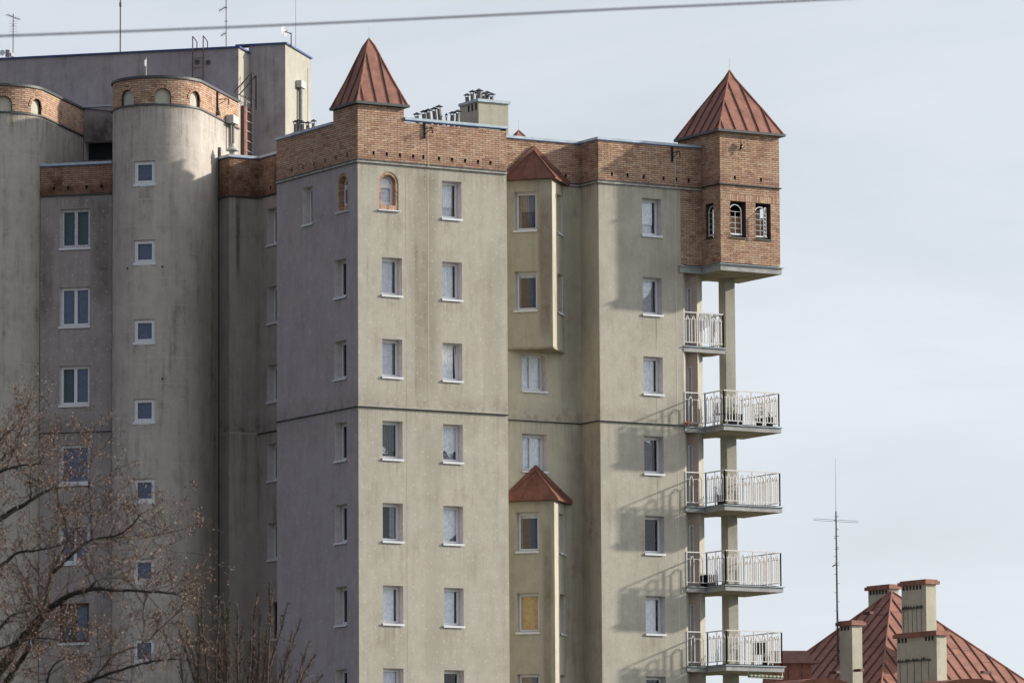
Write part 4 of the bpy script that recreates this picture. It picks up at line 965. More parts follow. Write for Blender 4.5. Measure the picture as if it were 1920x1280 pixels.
# roof hatch on the left stair tower
hb = at(98, 168, 201.0)
mb = MB(); FH = Fr((hb.x, hb.y), (s2, s2)); fbox(mb, FH, -0.6, 1.6, -0.5, 0.0, 32.45, 32.95, 0); fbox(mb, FH, -0.7, 1.8, -0.6, 0.12, 32.95, 33.02, 1); mb.build('roof_hatch', ['concrete_edge', 'gutter'], BLD)

# --- brackets on the brick bands, lightning cables
def bracket(F, s, z, sc=1.0):
    mb = MB(); fbox(mb, F, s-0.03*sc, s+0.03*sc, 0.02, 0.06, z-0.28*sc, z+0.28*sc); mb.tube([F.p(s, 0.05, z+0.05), F.p(s+0.14*sc, 0.3*sc, z+0.07)], 0.022, 4); mb.tube([F.p(s, 0.05, z-0.15), F.p(s+0.1*sc, 0.25*sc, z+0.03)], 0.014, 4); mb.tube([F.p(s+0.14*sc, 0.3*sc, z+0.09), F.p(s+0.15*sc, 0.31*sc, z-0.14)], 0.02, 4)
    return mb.build('cable_bracket', 'iron', BLD)
bracket(FB, 2.62, 29.95); bracket(FT, 12.80-UT0, 29.90)
bracket(FSd, 1.72, 32.25, 1.3)
mb = MB(); p = FSd.p(1.72, 0.08, 31.85); mb.tube([FSd.p(1.72, 0.08, 32.0), p], 0.012, 4); mb.tube([p+Vector((0, 0, 0.02)), p-Vector((0, 0, 0.12))], [0.05, 0.09], 8); mb.build('hanging_lamp', 'dark', BLD)
mb = MB()
for (F, s, zb) in ((FB, 2.76, 20.0), (FT, 12.93-UT0, 9.0)):
    for (n0, n1, za, zz) in ((0.0005, 0.0045, zb, ZU-0.12), (0.068, 0.074, ZU-0.06, ZU+0.05), (0.012, 0.018, ZU+0.06, 30.1)):
        mb = MB(); fbox(mb, F, s-0.009, s+0.009, n0, n1, za, zz); mb.build('lightning_cable', 'cable', BLD)
mb = MB(); fbox(mb, FB, 1.877, 1.884, 0.0, 0.002, 5, ZU-0.1); fbox(mb, FT, 12.1-UT0, 12.108-UT0, 0.0, 0.003, 23.3, 24.0); mb.build('panel_joint', 'soffit', BLD)
for (z) in (26.5, 23.9, 21.2, 18.2, 15.4, 12.6): 
    mb = MB(); fbox(mb, FT, 12.07-UT0, 12.075-UT0, 0.0, 0.003, z-1.0, z+0.3); mb.build('panel_joint', 'soffit', BLD)
mb = MB(); q = wt(7.55, 7.247); mb.tube([(q[0]-0.02, q[1]-0.06, 30.6), (q[0]-0.02, q[1]-0.06, GZ)], 0.07, 8); mb.build('rainwater_pipe', 'dark', BLD)
mb = MB(); mb.tube([(q[0]+0.05, q[1]-0.2, 30.5), (q[0]+0.05, q[1]-0.2, 24)], 0.008, 4); mb.build('lightning_cable', 'cable', BLD)
settle(BLD)
for o in BLD.children:
    pass

# ------------------------------------------------------------------ things on the roof and balconies
def yagi(px_, py_, D, h, n, label, span=0.5, dirx=(1, 0, 0), extra=None, cols=('dark',)):
    """mast plus boom with cross elements; px,py = foot pixel"""
    b = at(px_, py_, D); t = thing('tv_antenna', label, 'antenna', b, 'television antennas on the roofs')
    mb = MB(); mb.tube([(0, 0, 0), (0, 0, h)], 0.02, 6); mb.build('mast', 'pipe', t); return t
def elements(t, z, boom, n, ln, ang, vert=False, tiltz=0.0):
    mb = MB(); d = Vector((math.cos(ang), math.sin(ang), tiltz)); s_ = Vector((-math.sin(ang), math.cos(ang), 0)) if not vert else Vector((0, 0, 1))
    a, b = -d*boom/2, d*boom/2; c = Vector((0, 0, z))
    mb.tube([c+a, c+b], 0.014, 4)
    for i in range(n):
        p = c+a+(b-a)*((i+0.5)/n); l = ln*(1-0.25*i/n); mb.tube([p-s_*l/2, p+s_*l/2], 0.007, 4)
    mb.build('aerial', 'dark', t)
ra = rad(-31)
t = yagi(24.5, 108, 203.6, 1.62, 5, 'antenna with stacked short rods above the far left end of the flat roof')
elements(t, 1.50, 0.55, 6, 0.35, ra+0.6, tiltz=-0.25); elements(t, 1.2, 0.1, 1, 0.38, ra)
mb = MB()
for k in range(6):
    z = 1.35-0.10*k; d = Vector((math.cos(ra), math.sin(ra), 0))*0.15; mb.tube([Vector((0, 0, z))-d, Vector((0, 0, z))+d], 0.006, 4)
mb.build('aerial', 'dark', t)
b = at(14, 107, 203.4); t = thing('roof_transmitter', 'small pale equipment box with dish at the foot of the leftmost antenna', 'equipment', b)
mb = MB(); mb.box((-0.06, -0.05, 0), (0.06, 0.05, 0.26)); mb.build('cabinet', 'dark', t)
mb = MB(); mb.tube([(-0.16, 0.06, 0.14), (-0.2, 0.02, 0.14)], [0.02, 0.11], 10); mb.build('dish', 'sill', t); mb = MB(); mb.box((0.12, -0.07, 0.02), (0.26, 0.07, 0.16)); mb.build('amplifier', 'sill', t)
b = at(225.5, 101, 203.2); t = thing('lightning_mast', 'tall dark red mast standing on the flat roof left of the ladder', 'mast', b)
mb = MB(); mb.tube([(0, 0, 0), (0, 0, 3.0)], 0.026, 6); mb.build('pole', 'rust', t); mb = MB(); mb.tube([(0, 0, 1.75), (0, 0, 1.9)], 0.045, 6); mb.build('clamp', 'dark', t)
t = yagi(424, 87, 202.0, 2.3, 5, 'antenna with slanting side aerials between the roof ladder and the roof corner')
elements(t, 1.42, 0.10, 1, 0.16, ra); elements(t, 0.92, 0.12, 1, 0.14, ra)
mb = MB()
for z, l, w in ((1.46, 0.30, 5), (0.50, 0.22, 4)):
    d = Vector((-math.cos(ra), -math.sin(ra), -0.6)).normalized(); p = Vector((0, 0, z)); mb.tube([p, p+d*l], 0.016, 4)
    for i in range(w): q = p+d*l*(i+0.7)/w; mb.tube([q-Vector((0.05, 0.03, -0.06)), q+Vector((0.05, 0.03, -0.06))], 0.005, 4)
mb.build('aerial', 'dark', t)
b = at(546, 85, 202.4); t = thing('satellite_dish', 'white satellite dish on a short pole at the roof corner', 'satellite dish', b)
mb = MB(); mb.tube([(0, 0, -0.05), (0, 0, 0.46)], 0.022, 6); mb.build('pole', 'dark', t)
rr_ = Vector((math.cos(ra), math.sin(ra), 0)); dc = -rr_*0.30+Vector((0, 0, 0.50)); ax = (rr_*0.8-Vector((CF.x, CF.y, 0))*0.5+Vector((0, 0, 0.2))).normalized()
mb = MB(); A_ = ax.orthogonal().normalized(); B_ = ax.cross(A_); prev = None
for i in range(5):
    r = 0.19*i/4+0.001; dd = 0.07*(i/4)**2; ring = [dc+ax*dd+(A_*math.cos(a*math.pi/8)+B_*math.sin(a*math.pi/8))*r for a in range(16)]
    if prev:
        for a in range(16): mb.poly([prev[a], prev[(a+1) % 16], ring[(a+1) % 16], ring[a]])
    prev = ring
mb.build('reflector', 'sill', t, True)
mb = MB(); mb.tube([dc-ax*0.02, dc-ax*0.02+rr_*0.12, Vector((0, 0, 0.42))], 0.018, 5); mb.tube([dc+Vector((0, 0, -0.14)), dc+ax*0.22], 0.008, 4); mb.build('bracket_arm', 'dark', t)
b = at(554.5, 88, 202.6); t = thing('whip_aerial', 'hair-thin upright rod rising beside the satellite dish', 'aerial', b)
mb = MB(); mb.tube([(0, 0, 0), (0, 0, 2.4)], [0.008, 0.004], 4); mb.build('rod', 'dark', t)
b = at(274, 141, 197.0); t = thing('stub_antenna', 'short pole with small white panel antenna on top of the round stair tower', 'antenna', b)
mb = MB(); mb.tube([(0, 0, -0.2), (0, 0, 0.62)], 0.014, 5); mb.build('pole', 'cable', t); mb = MB(); mb.box((-0.07, -0.03, 0.32), (-0.015, 0.03, 0.54)); mb.build('panel', 'sill', t)

# laundry, pots, chair
t = thing('laundry', 'white laundry drying on the small top balcony', 'laundry', (14.35, 0.62, 23.17))
mb = MB()
for x in (-0.45, 0.45):
    mb.tube([(x, -0.25, 0), (x*0.95, 0.18, 1.02)], 0.012, 4); mb.tube([(x, 0.25, 0), (x*0.95, -0.18, 1.02)], 0.012, 4)
for y in (-0.18, -0.06, 0.06, 0.18): mb.tube([(-0.45, y, 1.02+abs(y)), (0.45, y, 1.02+abs(y))], 0.006, 4)
mb.build('drying_rack', 'pipe', t)
for i, (x, w, l, y) in enumerate(((-0.15, 0.30, 0.55, -0.2), (0.12, 0.26, 0.42, -0.19), (0.0, 0.5, 0.35, 0.0), (0.35, 0.14, 0.62, -0.21))):
    mb = MB(); prev = None
    for k in range(13):
        xx = x-w/2+w*k/12; yy = y+0.02*math.sin(k*1.7+i); zb = 1.16-l-0.06*math.sin(k*0.8+i); cur = (xx, yy, 1.20, zb)
        if prev: mb.poly([(prev[0], prev[1], prev[3]), (xx, yy, zb), (xx, yy, 1.20), (prev[0], prev[1], 1.20)])
        prev = cur
    mb.build('cloth', 'sill', t)
M['leafgreen'] = plain('plant_leaf', (0.045, 0.075, 0.03), 0.6, var=0.4, scale=20); M['terracotta'] = plain('terracotta', (0.30, 0.11, 0.06), 0.8)
M['flower'] = plain('orange_flowers', (0.5, 0.12, 0.05), 0.7, var=0.4, scale=30); M['plastic'] = plain('dark_plastic', (0.035, 0.032, 0.036), 0.9, spec=0.1)
def pot(loc, label, h=0.22, r=0.12, leaf='leafgreen', lh=0.35, n=50, name='potted_plant', cat='potted plant', group=None, potm='plastic'):
    t = thing(name, label, cat, loc, group); mb = MB(); mb.tube([(0, 0, 0), (0, 0, h), (0, 0, h+0.02)], [r*0.75, r, r*1.08], 10); mb.build('pot', potm, t)
    mb = MB()
    for i in range(n):
        a = random.uniform(0, 6.28); q = random.random()**0.6; x, y = math.cos(a)*r*1.5*q, math.sin(a)*r*1.5*q; z = h+random.random()*lh*(1.1-q*0.5)
        d = Vector((random.uniform(-1, 1), random.uniform(-1, 1), random.uniform(-.2, 1))).normalized()*0.05; e = d.orthogonal().normalized()*0.022; p = Vector((x, y, z))
        mb.poly([p-e, p+d, p+e, p-d*0.5])
    mb.tube([(0, 0, h*0.9), (0, 0, h+lh*0.6)], 0.008, 4); f = mb.build('foliage', leaf, t); return t
G_ = 'plant pots on the balconies'
pot((14.55, -0.85, 20.32), 'bushy plant in a dark tub on the highest wide balcony, near its middle', 0.28, 0.16, lh=0.55, n=90, group=G_)
pot((15.75, -0.80, 20.32), 'tall leafy plant on the highest wide balcony, right of the pillar', 0.25, 0.14, lh=0.6, n=90, group=G_)
pot((16.15, -0.85, 20.32), 'plant tub at the right corner of the highest wide balcony', 0.3, 0.15, lh=0.3, group=G_)
pot((14.25, -0.55, 17.51), 'plant in a dark pot on the second wide balcony, behind its left corner', 0.3, 0.15, lh=0.4, group=G_)
pot((13.95, 0.35, 14.70), 'dark round pot on the third wide balcony, left side', 0.35, 0.17, lh=0.1, n=16, group=G_)
pot((15.9, -0.8, 11.91), 'low plant on the lowest balcony in view, front right', 0.26, 0.14, lh=0.3, group=G_)
pot((13.28, VT-0.11, 20.30), 'tiny pot of orange flowers at the left end of the highest wide balcony', 0.06, 0.06, 'flower', 0.12, 40, 'flower_pot', 'flower pot', potm='terracotta')
def chair(loc, label, rz):
    t = thing('plastic_chair', label, 'chair', loc, 'dark chairs on the balconies'); t.rotation_euler.z = rz
    mb = MB(); mb.box((-0.22, -0.22, 0.42), (0.22, 0.22, 0.45)); mb.build('seat', 'plastic', t); mb = MB(); mb.box((-0.22, 0.19, 0.47), (0.22, 0.22, 0.85)); mb.build('backrest', 'plastic', t)
    for x in (-0.2, 0.2):
        for y in (-0.2, 0.2): mb = MB(); mb.tube([(x*1.1, y*1.1, 0), (x, y, 0.42)], 0.016, 5); mb.build('leg', 'plastic', t)
chair((14.6, -0.1, 20.32), 'dark chair on the highest wide balcony, half hidden by the railing', 0.6)
chair((16.0, -0.2, 11.91), 'dark chair at the right corner of the lowest balcony in view', -0.7)
for (x, y, z, w, l) in ((14.9, -0.6, 20.32, 0.18, 'dark storage crate standing on the highest wide balcony'), (14.3, 0.25, 14.70, 0.22, 'dark storage crate standing on the third wide balcony')):
    t = thing('storage_crate', l, 'crate', (x, y, z)); mb = MB(); mb.box((-w, -w*0.8, 0), (w, w*0.8, 0.36)); mb.build('crate_body', 'plastic', t); mb = MB(); mb.box((-w*1.05, -w*0.85, 0.36), (w*1.05, w*0.85, 0.40)); mb.build('lid', 'dark', t)
# folded awning under the lowest slab
t = thing('awning', 'rolled green and cream striped awning under the lowest balcony in view', 'awning', (15.75, -1.0, 11.5))
mb = MB(); A_, B_ = Vector((-0.72, 0, 0.02)), Vector((0.72, 0, 0.0))
for i in range(18): mb.tube([A_.lerp(B_, i/18), A_.lerp(B_, (i+1)/18)], 0.055, 8, i % 2)
M['awn_green'] = plain('awning_green', (0.09, 0.12, 0.07), 0.8); M['awn_cream'] = plain('awning_cream', (0.42, 0.40, 0.30), 0.8)
mb.build('canvas_roll', ['awn_green', 'awn_cream'], t); mb = MB(); mb.tube([A_-Vector((0, 0, 0.07)), B_-Vector((0, 0, 0.07))], 0.014, 6)
for P in (A_, B_): mb.tube([P, P+Vector((0, 0.02, 0.16))], 0.015, 4)
mb.build('awning_bar', 'rail', t)
# plants behind two panes
for (F, s, z, lb) in ((FB, 1.30, 18.70, 'green plant behind the pane of the left window just under the band'), (FB, 3.66, 18.66, 'pale leafy plant behind the pane of the right window just under the band')):
    p = F.p(s, -0.36, z); t = thing('window_plant', lb, 'potted plant', p); mb = MB(); mb.box((-0.24, -0.03, -0.08), (0.24, 0.03, 0.0)); mb.build('planter', 'terracotta', t); mb = MB()
    for i in range(160):
        q = Vector((random.uniform(-0.26, 0.26), random.uniform(-0.03, 0.03), random.random()**1.5*0.22)); d = Vector((random.uniform(-1, 1), random.uniform(-0.3, 0.3), random.uniform(0, 1))).normalized()*0.045; e = Vector((d.z, 0, -d.x))*0.4
        mb.poly([q-e, q+d, q+e, q-d*0.4])
    mb.build('foliage', 'leafgreen' if s < 2 else 'c_grey', t)

# ------------------------------------------------------------------ birds
M['bird_slate'] = plain('slate_feathers', (0.035, 0.045, 0.075), 0.6, var=0.3, scale=30); M['bird_grey'] = plain('grey_feathers', (0.22, 0.22, 0.25), 0.7, var=0.2, scale=30)
M['bird_brown'] = plain('brown_feathers', (0.055, 0.03, 0.02), 0.7, var=0.4, scale=30); M['bird_pink'] = plain('pale_breast_feathers', (0.55, 0.38, 0.32), 0.8, var=0.15, scale=30)
def bird(loc, label, back, breast, lean, face, size=1.0, name='pigeon'):
    """perched bird: continuous lofted body with head, wings, tail, beak, legs"""
    t = thing(name, label, 'bird', loc); t.scale = (size,)*3; t.rotation_euler = (0, 0, face)
    mb = MB(); k = 12; path = [(-0.155, 0.02, 0.012), (-0.10, 0.045, 0.035), (-0.05, 0.075, 0.055), (0.0, 0.105, 0.062), (0.035, 0.14, 0.055), (0.055, 0.175, 0.037), (0.063, 0.197, 0.028), (0.072, 0.222, 0.031), (0.085, 0.24, 0.026), (0.098, 0.247, 0.010)]
    rings = []
    for (x, z, r) in path:
        rings.append(len(mb.v))
        for j in range(k): a = 2*math.pi*j/k; mb.v.append((x + (z-0.1)*0 , r*0.92*math.cos(a), z + r*math.sin(a)))
    for i in range(len(rings)-1):
        for j in range(k):
            j2 = (j+1) % k; mb.f.append((rings[i]+j, rings[i]+j2, rings[i+1]+j2, rings[i+1]+j)); mb.m.append(1 if (j in (7, 8, 9, 10, 6) and i > 1) else 0)
    mb.f.append(tuple(rings[0]+j for j in range(k))); mb.m.append(0); mb.f.append(tuple(rings[-1]+j for j in range(k))); mb.m.append(0)
    rot = Matrix.Rotation(lean, 4, 'Y'); 
    def fin(mb): mb.v = [tuple(rot @ Vector(v)) for v in mb.v]; return mb
    fin(mb).build('body', [back, breast], t, True)
    for sy in (-1, 1):
        w = MB(); w.hexa([(-0.16, sy*0.028, 0.02), (0.03, sy*0.062, 0.09), (0.03, sy*0.066, 0.09), (-0.16, sy*0.036, 0.02), (-0.13, sy*0.03, 0.06), (0.02, sy*0.05, 0.155), (0.02, sy*0.054, 0.155), (-0.13, sy*0.038, 0.06)]); fin(w).build('wing', back, t)
        l = MB(); l.tube([(-0.0, sy*0.022, -0.0), (0.0, sy*0.022, 0.06)], 0.005, 4); l.tube([(0.03, sy*0.022, 0.0), (-0.015, sy*0.022, 0.0)], 0.005, 4); l.build('leg', 'flower', t)
        e = MB(); e.tube([(0.083, sy*0.024, 0.245), (0.083, sy*0.028, 0.245)], 0.005, 6); fin(e).build('eye', 'black', t)
    w = MB(); w.hexa([(-0.27, -0.03, -0.03), (-0.13, -0.02, 0.0), (-0.13, 0.02, 0.0), (-0.27, 0.03, -0.03), (-0.27, -0.03, -0.022), (-0.13, -0.02, 0.02), (-0.13, 0.02, 0.02), (-0.27, 0.03, -0.022)]); fin(w).build('tail', back, t)
    w = MB(); w.tube([(0.095, 0, 0.243), (0.125, 0, 0.236)], [0.009, 0.001], 6); fin(w).build('beak', 'gutter', t)
bp_ = at(1389, 279, 195.9); pk = FX.p((bp_.x-BU0), 0.0, bp_.z-0.03)
mb = MB(); o = FX.p(bp_.x-BU0, 0.0, bp_.z); mb.tube([o+FX.N*0.0, o+FX.N*0.16], 0.012, 5); pg = mb.build('perch_peg', 'dark', BLD); pg.matrix_parent_inverse = Matrix.Translation(-Vector(BLD.location))
bird(o+FX.N*0.13+Vector((0, 0, 0.015)), 'brown bird with pale breast perched on the brick wall under the right spire', 'bird_brown', 'bird_pink', rad(-42), rad(-15), 1.0, 'perched_bird')

# ------------------------------------------------------------------ red-roofed house on the right
hp_ = at(1672, 1108, 236); hc = Vector((hp_.x, hp_.y)); HZ = hp_.z
HS = thing('house', 'lower house with a red standing seam metal roof and four pale chimneys', 'house', (hc.x, hc.y, GZ))
al = rad(5.6)                                           # turned a little against the block
hu = Vector((math.cos(al), math.sin(al))); hv = Vector((-math.sin(al), math.cos(al)))
hh, HD = 8.6, 8.4
def hP(a, b, z): p = hc+hu*a+hv*b; return Vector((p.x, p.y, z))
def house_face(A, B, ap, pitch, root, seam='redmetal_dark'):
    A, B, ap = Vector(A), Vector(B), Vector(ap); S_ = (B-A).normalized(); ln = (B-A).length; sa = (ap-A).dot(S_); up = ap-(A+S_*sa); nn = S_.cross(up).normalized()
    if nn.z < 0: nn = -nn
    k = int(ln/pitch)+2; edges = [0]+[x for x in [sa+pitch*(i+0.5) for i in range(-k, k)] if 0.1 < x < ln-0.1]+[ln]
    for i in range(len(edges)-1):
        q = clip([(0, 0), (ln, 0), (sa, 1)], 0, edges[i], edges[i+1])
        if len(q) < 3: continue
        mb = MB(); mb.poly([A+S_*s_+up*f for s_, f in q])
        if i:
            s_ = edges[i]; f1 = s_/sa if s_ < sa else (ln-s_)/(ln-sa); mb.tube([A+S_*s_+nn*0.02, A+S_*s_+up*f1+nn*0.02], 0.035, 4, 1)
        # cross joints of the metal sheets
        s_m = (edges[i]+edges[i+1])/2; f1 = s_m/sa if s_m < sa else (ln-s_m)/(ln-sa); f = 0.12+0.13*random.random()
        while f < f1-0.03: 
            a = A+S_*(edges[i]+0.03)+up*f+nn*0.006; b = A+S_*(edges[i+1]-0.03)+up*f+nn*0.006; mb.tube([a, b], 0.012, 3, 1); f += 0.24
        mb.build('roof_panel', ['redmetal', seam], root)
ze = HZ-HD; F_, Lc, Rc, Bc = hP(-hh, -hh, ze), hP(-hh, hh, ze), hP(hh, -hh, ze), hP(hh, hh, ze); ap = hP(0, 0, HZ)
mb = MB(); mb.poly([F_, Rc, Bc, Lc]); HR = mb.build('roof', 'gutter', HS)
house_face(Lc, F_, ap, 0.62, HR); house_face(F_, Rc, ap, 0.62, HR); house_face(Rc, Bc, ap, 0.9, HR); house_face(Bc, Lc, ap, 0.9, HR)
for c in (F_, Lc, Rc, Bc):
    mb = MB(); mb.tube([c, ap], 0.05, 6); mb.build('ridge_cap', 'redmetal', HR)
mb = MB(); e = 0.5; w0 = [hP(-hh+e, -hh+e, 0), hP(hh-e, -hh+e, 0), hP(hh-e, hh-e, 0), hP(-hh+e, hh-e, 0)]
for i in range(4):
    a, b = w0[i], w0[(i+1) % 4]; mb.poly([(a.x, a.y, GZ), (b.x, b.y, GZ), (b.x, b.y, ze), (a.x, a.y, ze)])
mb.build('wall', 'plaster_chimney', HS)
def hchim(xl, xm, xr, ytop, ybot, D, label=None, stain=False, ncap=4, capn=None):
    """chimney given by the photo columns of its three visible edges"""
    top = at(xm, ytop+8, D); bot = at(xm, ybot, D); k = FPX/D
    cu = Vector((hu.x, hu.y, 0)); cv = Vector((hv.x, hv.y, 0)); rx = Vector((R0.x, R0.y, 0))
    wu = (xr-xm)/k/abs(cu.dot(rx)); wv = (xm-xl)/k/abs(cv.dot(rx)); F = top.z
    def Q(a, b, z): p = top+cu*a+cv*b; return (p.x, p.y, z)
    def blk(a0, a1, b0, b1, z0, z1, mb, mi=0): mb.hexa([Q(a0, b0, z0), Q(a1, b0, z0), Q(a1, b1, z0), Q(a0, b1, z0), Q(a0, b0, z1), Q(a1, b0, z1), Q(a1, b1, z1), Q(a0, b1, z1)], mi)
    mb = MB(); blk(0, wu, 0, wv, bot.z-1.2, F, mb); o = mb.build('chimney', 'plaster_chimney', HS)
    mb = MB(); blk(-0.12, wu+0.12, -0.12, wv+0.12, F, F+0.14, mb); blk(-0.05, wu+0.05, -0.05, wv+0.05, F+0.14, F+0.20, mb); mb.build('chimney_cap', 'redmetal', o)
    nn_ = int((wv-0.15)/0.21)
    for i in range(nn_):
        if capn and i not in capn: continue
        mb = MB(); b = wv-0.22-0.21*i; mb.poly([Q(-0.004, b, F-0.20), Q(-0.004, b+0.13, F-0.20), Q(-0.004, b+0.13, F-0.02), Q(-0.004, b, F-0.02)]); mb.build('flue_opening', 'black', o)
    if stain:
        mb = MB(); zz = top.z-(0.72 if stain is True else stain); blk(-0.05, 0.0, wv*0.14, wv*0.98, zz, zz+0.05, mb); mb.build('drip_ledge', 'gutter', o)
        mb = MB()
        for i in range(26):
            b = wv*(0.16+0.8*random.random()); h = random.uniform(0.04, 0.13); mb.poly([Q(-0.03, b-0.05, zz+0.05), Q(-0.03, b+0.05, zz+0.05), Q(-0.035, b+random.uniform(-.04, .04), zz+0.05+h)])
        for i in range(5): b = wv*(0.2+0.72*i/4); blk(-0.012, 0.0, b, b+0.015, zz-1.4, zz, mb)
        stuff(mb.build('moss', 'mossy', o))
    return o
M['mossy'] = plain('dark_moss', (0.045, 0.042, 0.036), 0.95, var=0.4, scale=20)
hchim(1575.5, 1597.5, 1617, 1163, 1236, 229.5)
hchim(1631, 1668, 1686, 1095, 1150, 240)
hchim(1694, 1736, 1756, 1086, 1178, 231, stain=1.0)
hchim(1687.5, 1756, 1775.5, 1182, 1300, 226, stain=1.0, capn=(0, 1, 2, 8, 9, 10, 11, 12))
# boxes and dormers of the house
mb = MB(); a, b, c, d = at(1440, 1219, 227), at(1500, 1219, 227), at(1518, 1241, 226.5), at(1432, 1241, 226.5)
bk = Vector((hv.x, hv.y, 0))*1.6+Vector((hu.x, hu.y, 0))*1.2
pr = [at(1436, 1219, 227), at(1512, 1219, 227), at(1530, 1242, 226.2), at(1430, 1242, 226.2)]
mb.poly(pr); mb.poly([pr[0], pr[1], pr[1]+bk, pr[0]+bk]); mb.poly([pr[1], pr[2], pr[2]+bk, pr[1]+bk]); dm = mb.build('dormer', 'redmetal_dark', HS)
q = [at(1430, 1242, 226.4), at(1521, 1242, 226.4), at(1523, 1300, 226.4), at(1430, 1300, 226.4)]
mb = MB(); mb.poly(q); mb.poly([q[1], q[1]+bk, q[2]+bk, q[2]]); mb.build('dormer_cheek', 'redmetal', dm)
for x in (1452, 1478, 1504):
    mb = MB(); mb.tube([at(x, 1243, 226.3), at(x, 1300, 226.3)], 0.02, 4); mb.build('seam', 'redmetal_dark', dm)
for (cx_, w_, yt) in ((1545, 62, 1270), (1822, 70, 1271)):
    mb = MB(); pts = []
    for i in range(13): a = math.pi*i/12; pts.append(at(cx_-w_*math.cos(a), yt+26-26*math.sin(a), 224))
    bk2 = Vector((hv.x, hv.y, 0))*2.5
    for i in range(12): mb.poly([pts[i], pts[i+1], pts[i+1]+bk2, pts[i]+bk2])
    mb.poly(pts); mb.build('dormer', 'redmetal', HS, False)
for (x, y, D) in ((1565, 1262, 228.5), (1610, 1258, 229), (1628, 1151, 233), (1849, 1262, 231)):
    mb = MB(); p = at(x, y, D); h1 = Vector((hu.x, hu.y, 0)) if x < 1700 else Vector((hv.x, hv.y, 0)); g = Vector((hv.x, hv.y, 0)) if x < 1700 else Vector((hu.x, hu.y, 0))
    mb.hexa([p-g*0.25-h1*0.1, p+g*0.25-h1*0.1, p+g*0.25+h1*0.1, p-g*0.25+h1*0.1]+[p-g*0.22-h1*0.1+Vector((0, 0, 0.1)), p+g*0.22-h1*0.1+Vector((0, 0, 0.1)), p+g*0.22+h1*0.1+Vector((0, 0, 0.12)), p-g*0.22+h1*0.1+Vector((0, 0, 0.12))]); mb.build('roof_vent', 'redmetal_dark', HS)
settle(HS)
# mast beside it
b = at(1571, 1232, 229.8); t = thing('antenna_mast', 'tall thin mast with looped dipole bar beside the small chimney of the red-roofed house', 'antenna', b)
k = 229.8/FPX
mb = MB(); mb.tube([(0, 0, -0.3), (0, 0, 275*k)], [0.05, 0.032], 6); mb.build('mast', 'dark', t)
mb = MB(); mb.tube([(0, 0, 275*k), (0, 0, 375*k)], [0.012, 0.005], 4); mb.build('whip', 'pipe', t)
mb = MB(); rr_ = Vector((math.cos(y_), -math.sin(y_), 0)); z = 257*k; hl = 0.9
a_, b_ = -rr_*hl+Vector((0, 0, z+0.06)), rr_*hl+Vector((0, 0, z-0.05)); up = Vector((0, 0, 0.035)); mb.tube([a_+up, b_+up, b_+rr_*0.03, b_-up, a_-up, a_-rr_*0.03, a_+up], 0.010, 4); mb.build('dipole', 'pipe', t)
mb = MB()
for i in range(15):
    z = (20+17*i)*k; sg = 1 if i % 2 else -1; mb.tube([(0, 0, z), rr_*0.10*sg+Vector((0, 0, z))], 0.014, 4)
for z in (228, 204, 178, 265): mb.tube([-rr_*0.09+Vector((0, 0, z*k)), rr_*0.12+Vector((0, 0, z*k))], 0.012, 4)
mb.tube([Vector((0, 0, 176*k)), -rr_*0.18+Vector((0, 0, 171*k))], 0.025, 5); mb.build('step_bolts', 'dark', t)

# ------------------------------------------------------------------ trees
M['bark'] = plain('dark_bark', (0.030, 0.026, 0.021), 0.95, var=0.45, scale=7, bump=0.6, bscale=30); M['bark2'] = plain('green_grey_bark', (0.060, 0.055, 0.040), 0.95, var=0.4, scale=8)
M['twig'] = plain('brown_twig', (0.080, 0.052, 0.042), 0.9, var=0.4, scale=10); M['key1'] = plain('dry_seed_keys', (0.17, 0.105, 0.080), 0.85, var=0.4, scale=12); M['key2'] = plain('pale_seed_keys', (0.27, 0.185, 0.135), 0.85, var=0.3, scale=12); M['key3'] = plain('dark_seed_keys', (0.06, 0.038, 0.033), 0.85, var=0.3, scale=12)
rt = random.Random(11)
def spl(pts, k=4):
    out = []; P = [pts[0]]+pts+[pts[-1]]
    for i in range(1, len(P)-2):
        for j in range(k):
            t_ = j/k; a, b, c, d = P[i-1], P[i], P[i+1], P[i+2]
            out.append(tuple(0.5*((2*b[q])+(-a[q]+c[q])*t_+(2*a[q]-5*b[q]+4*c[q]-d[q])*t_*t_+(-a[q]+3*b[q]-3*c[q]+d[q])*t_**3) for q in range(len(a))))
    out.append(P[-2]); return out
T1 = thing('seed_tree', 'bare spreading tree with clusters of dry brown seed keys at the lower left', 'tree', (*(at(-330, 1860, 86).to_2d()), GZ))
D1 = 86.0
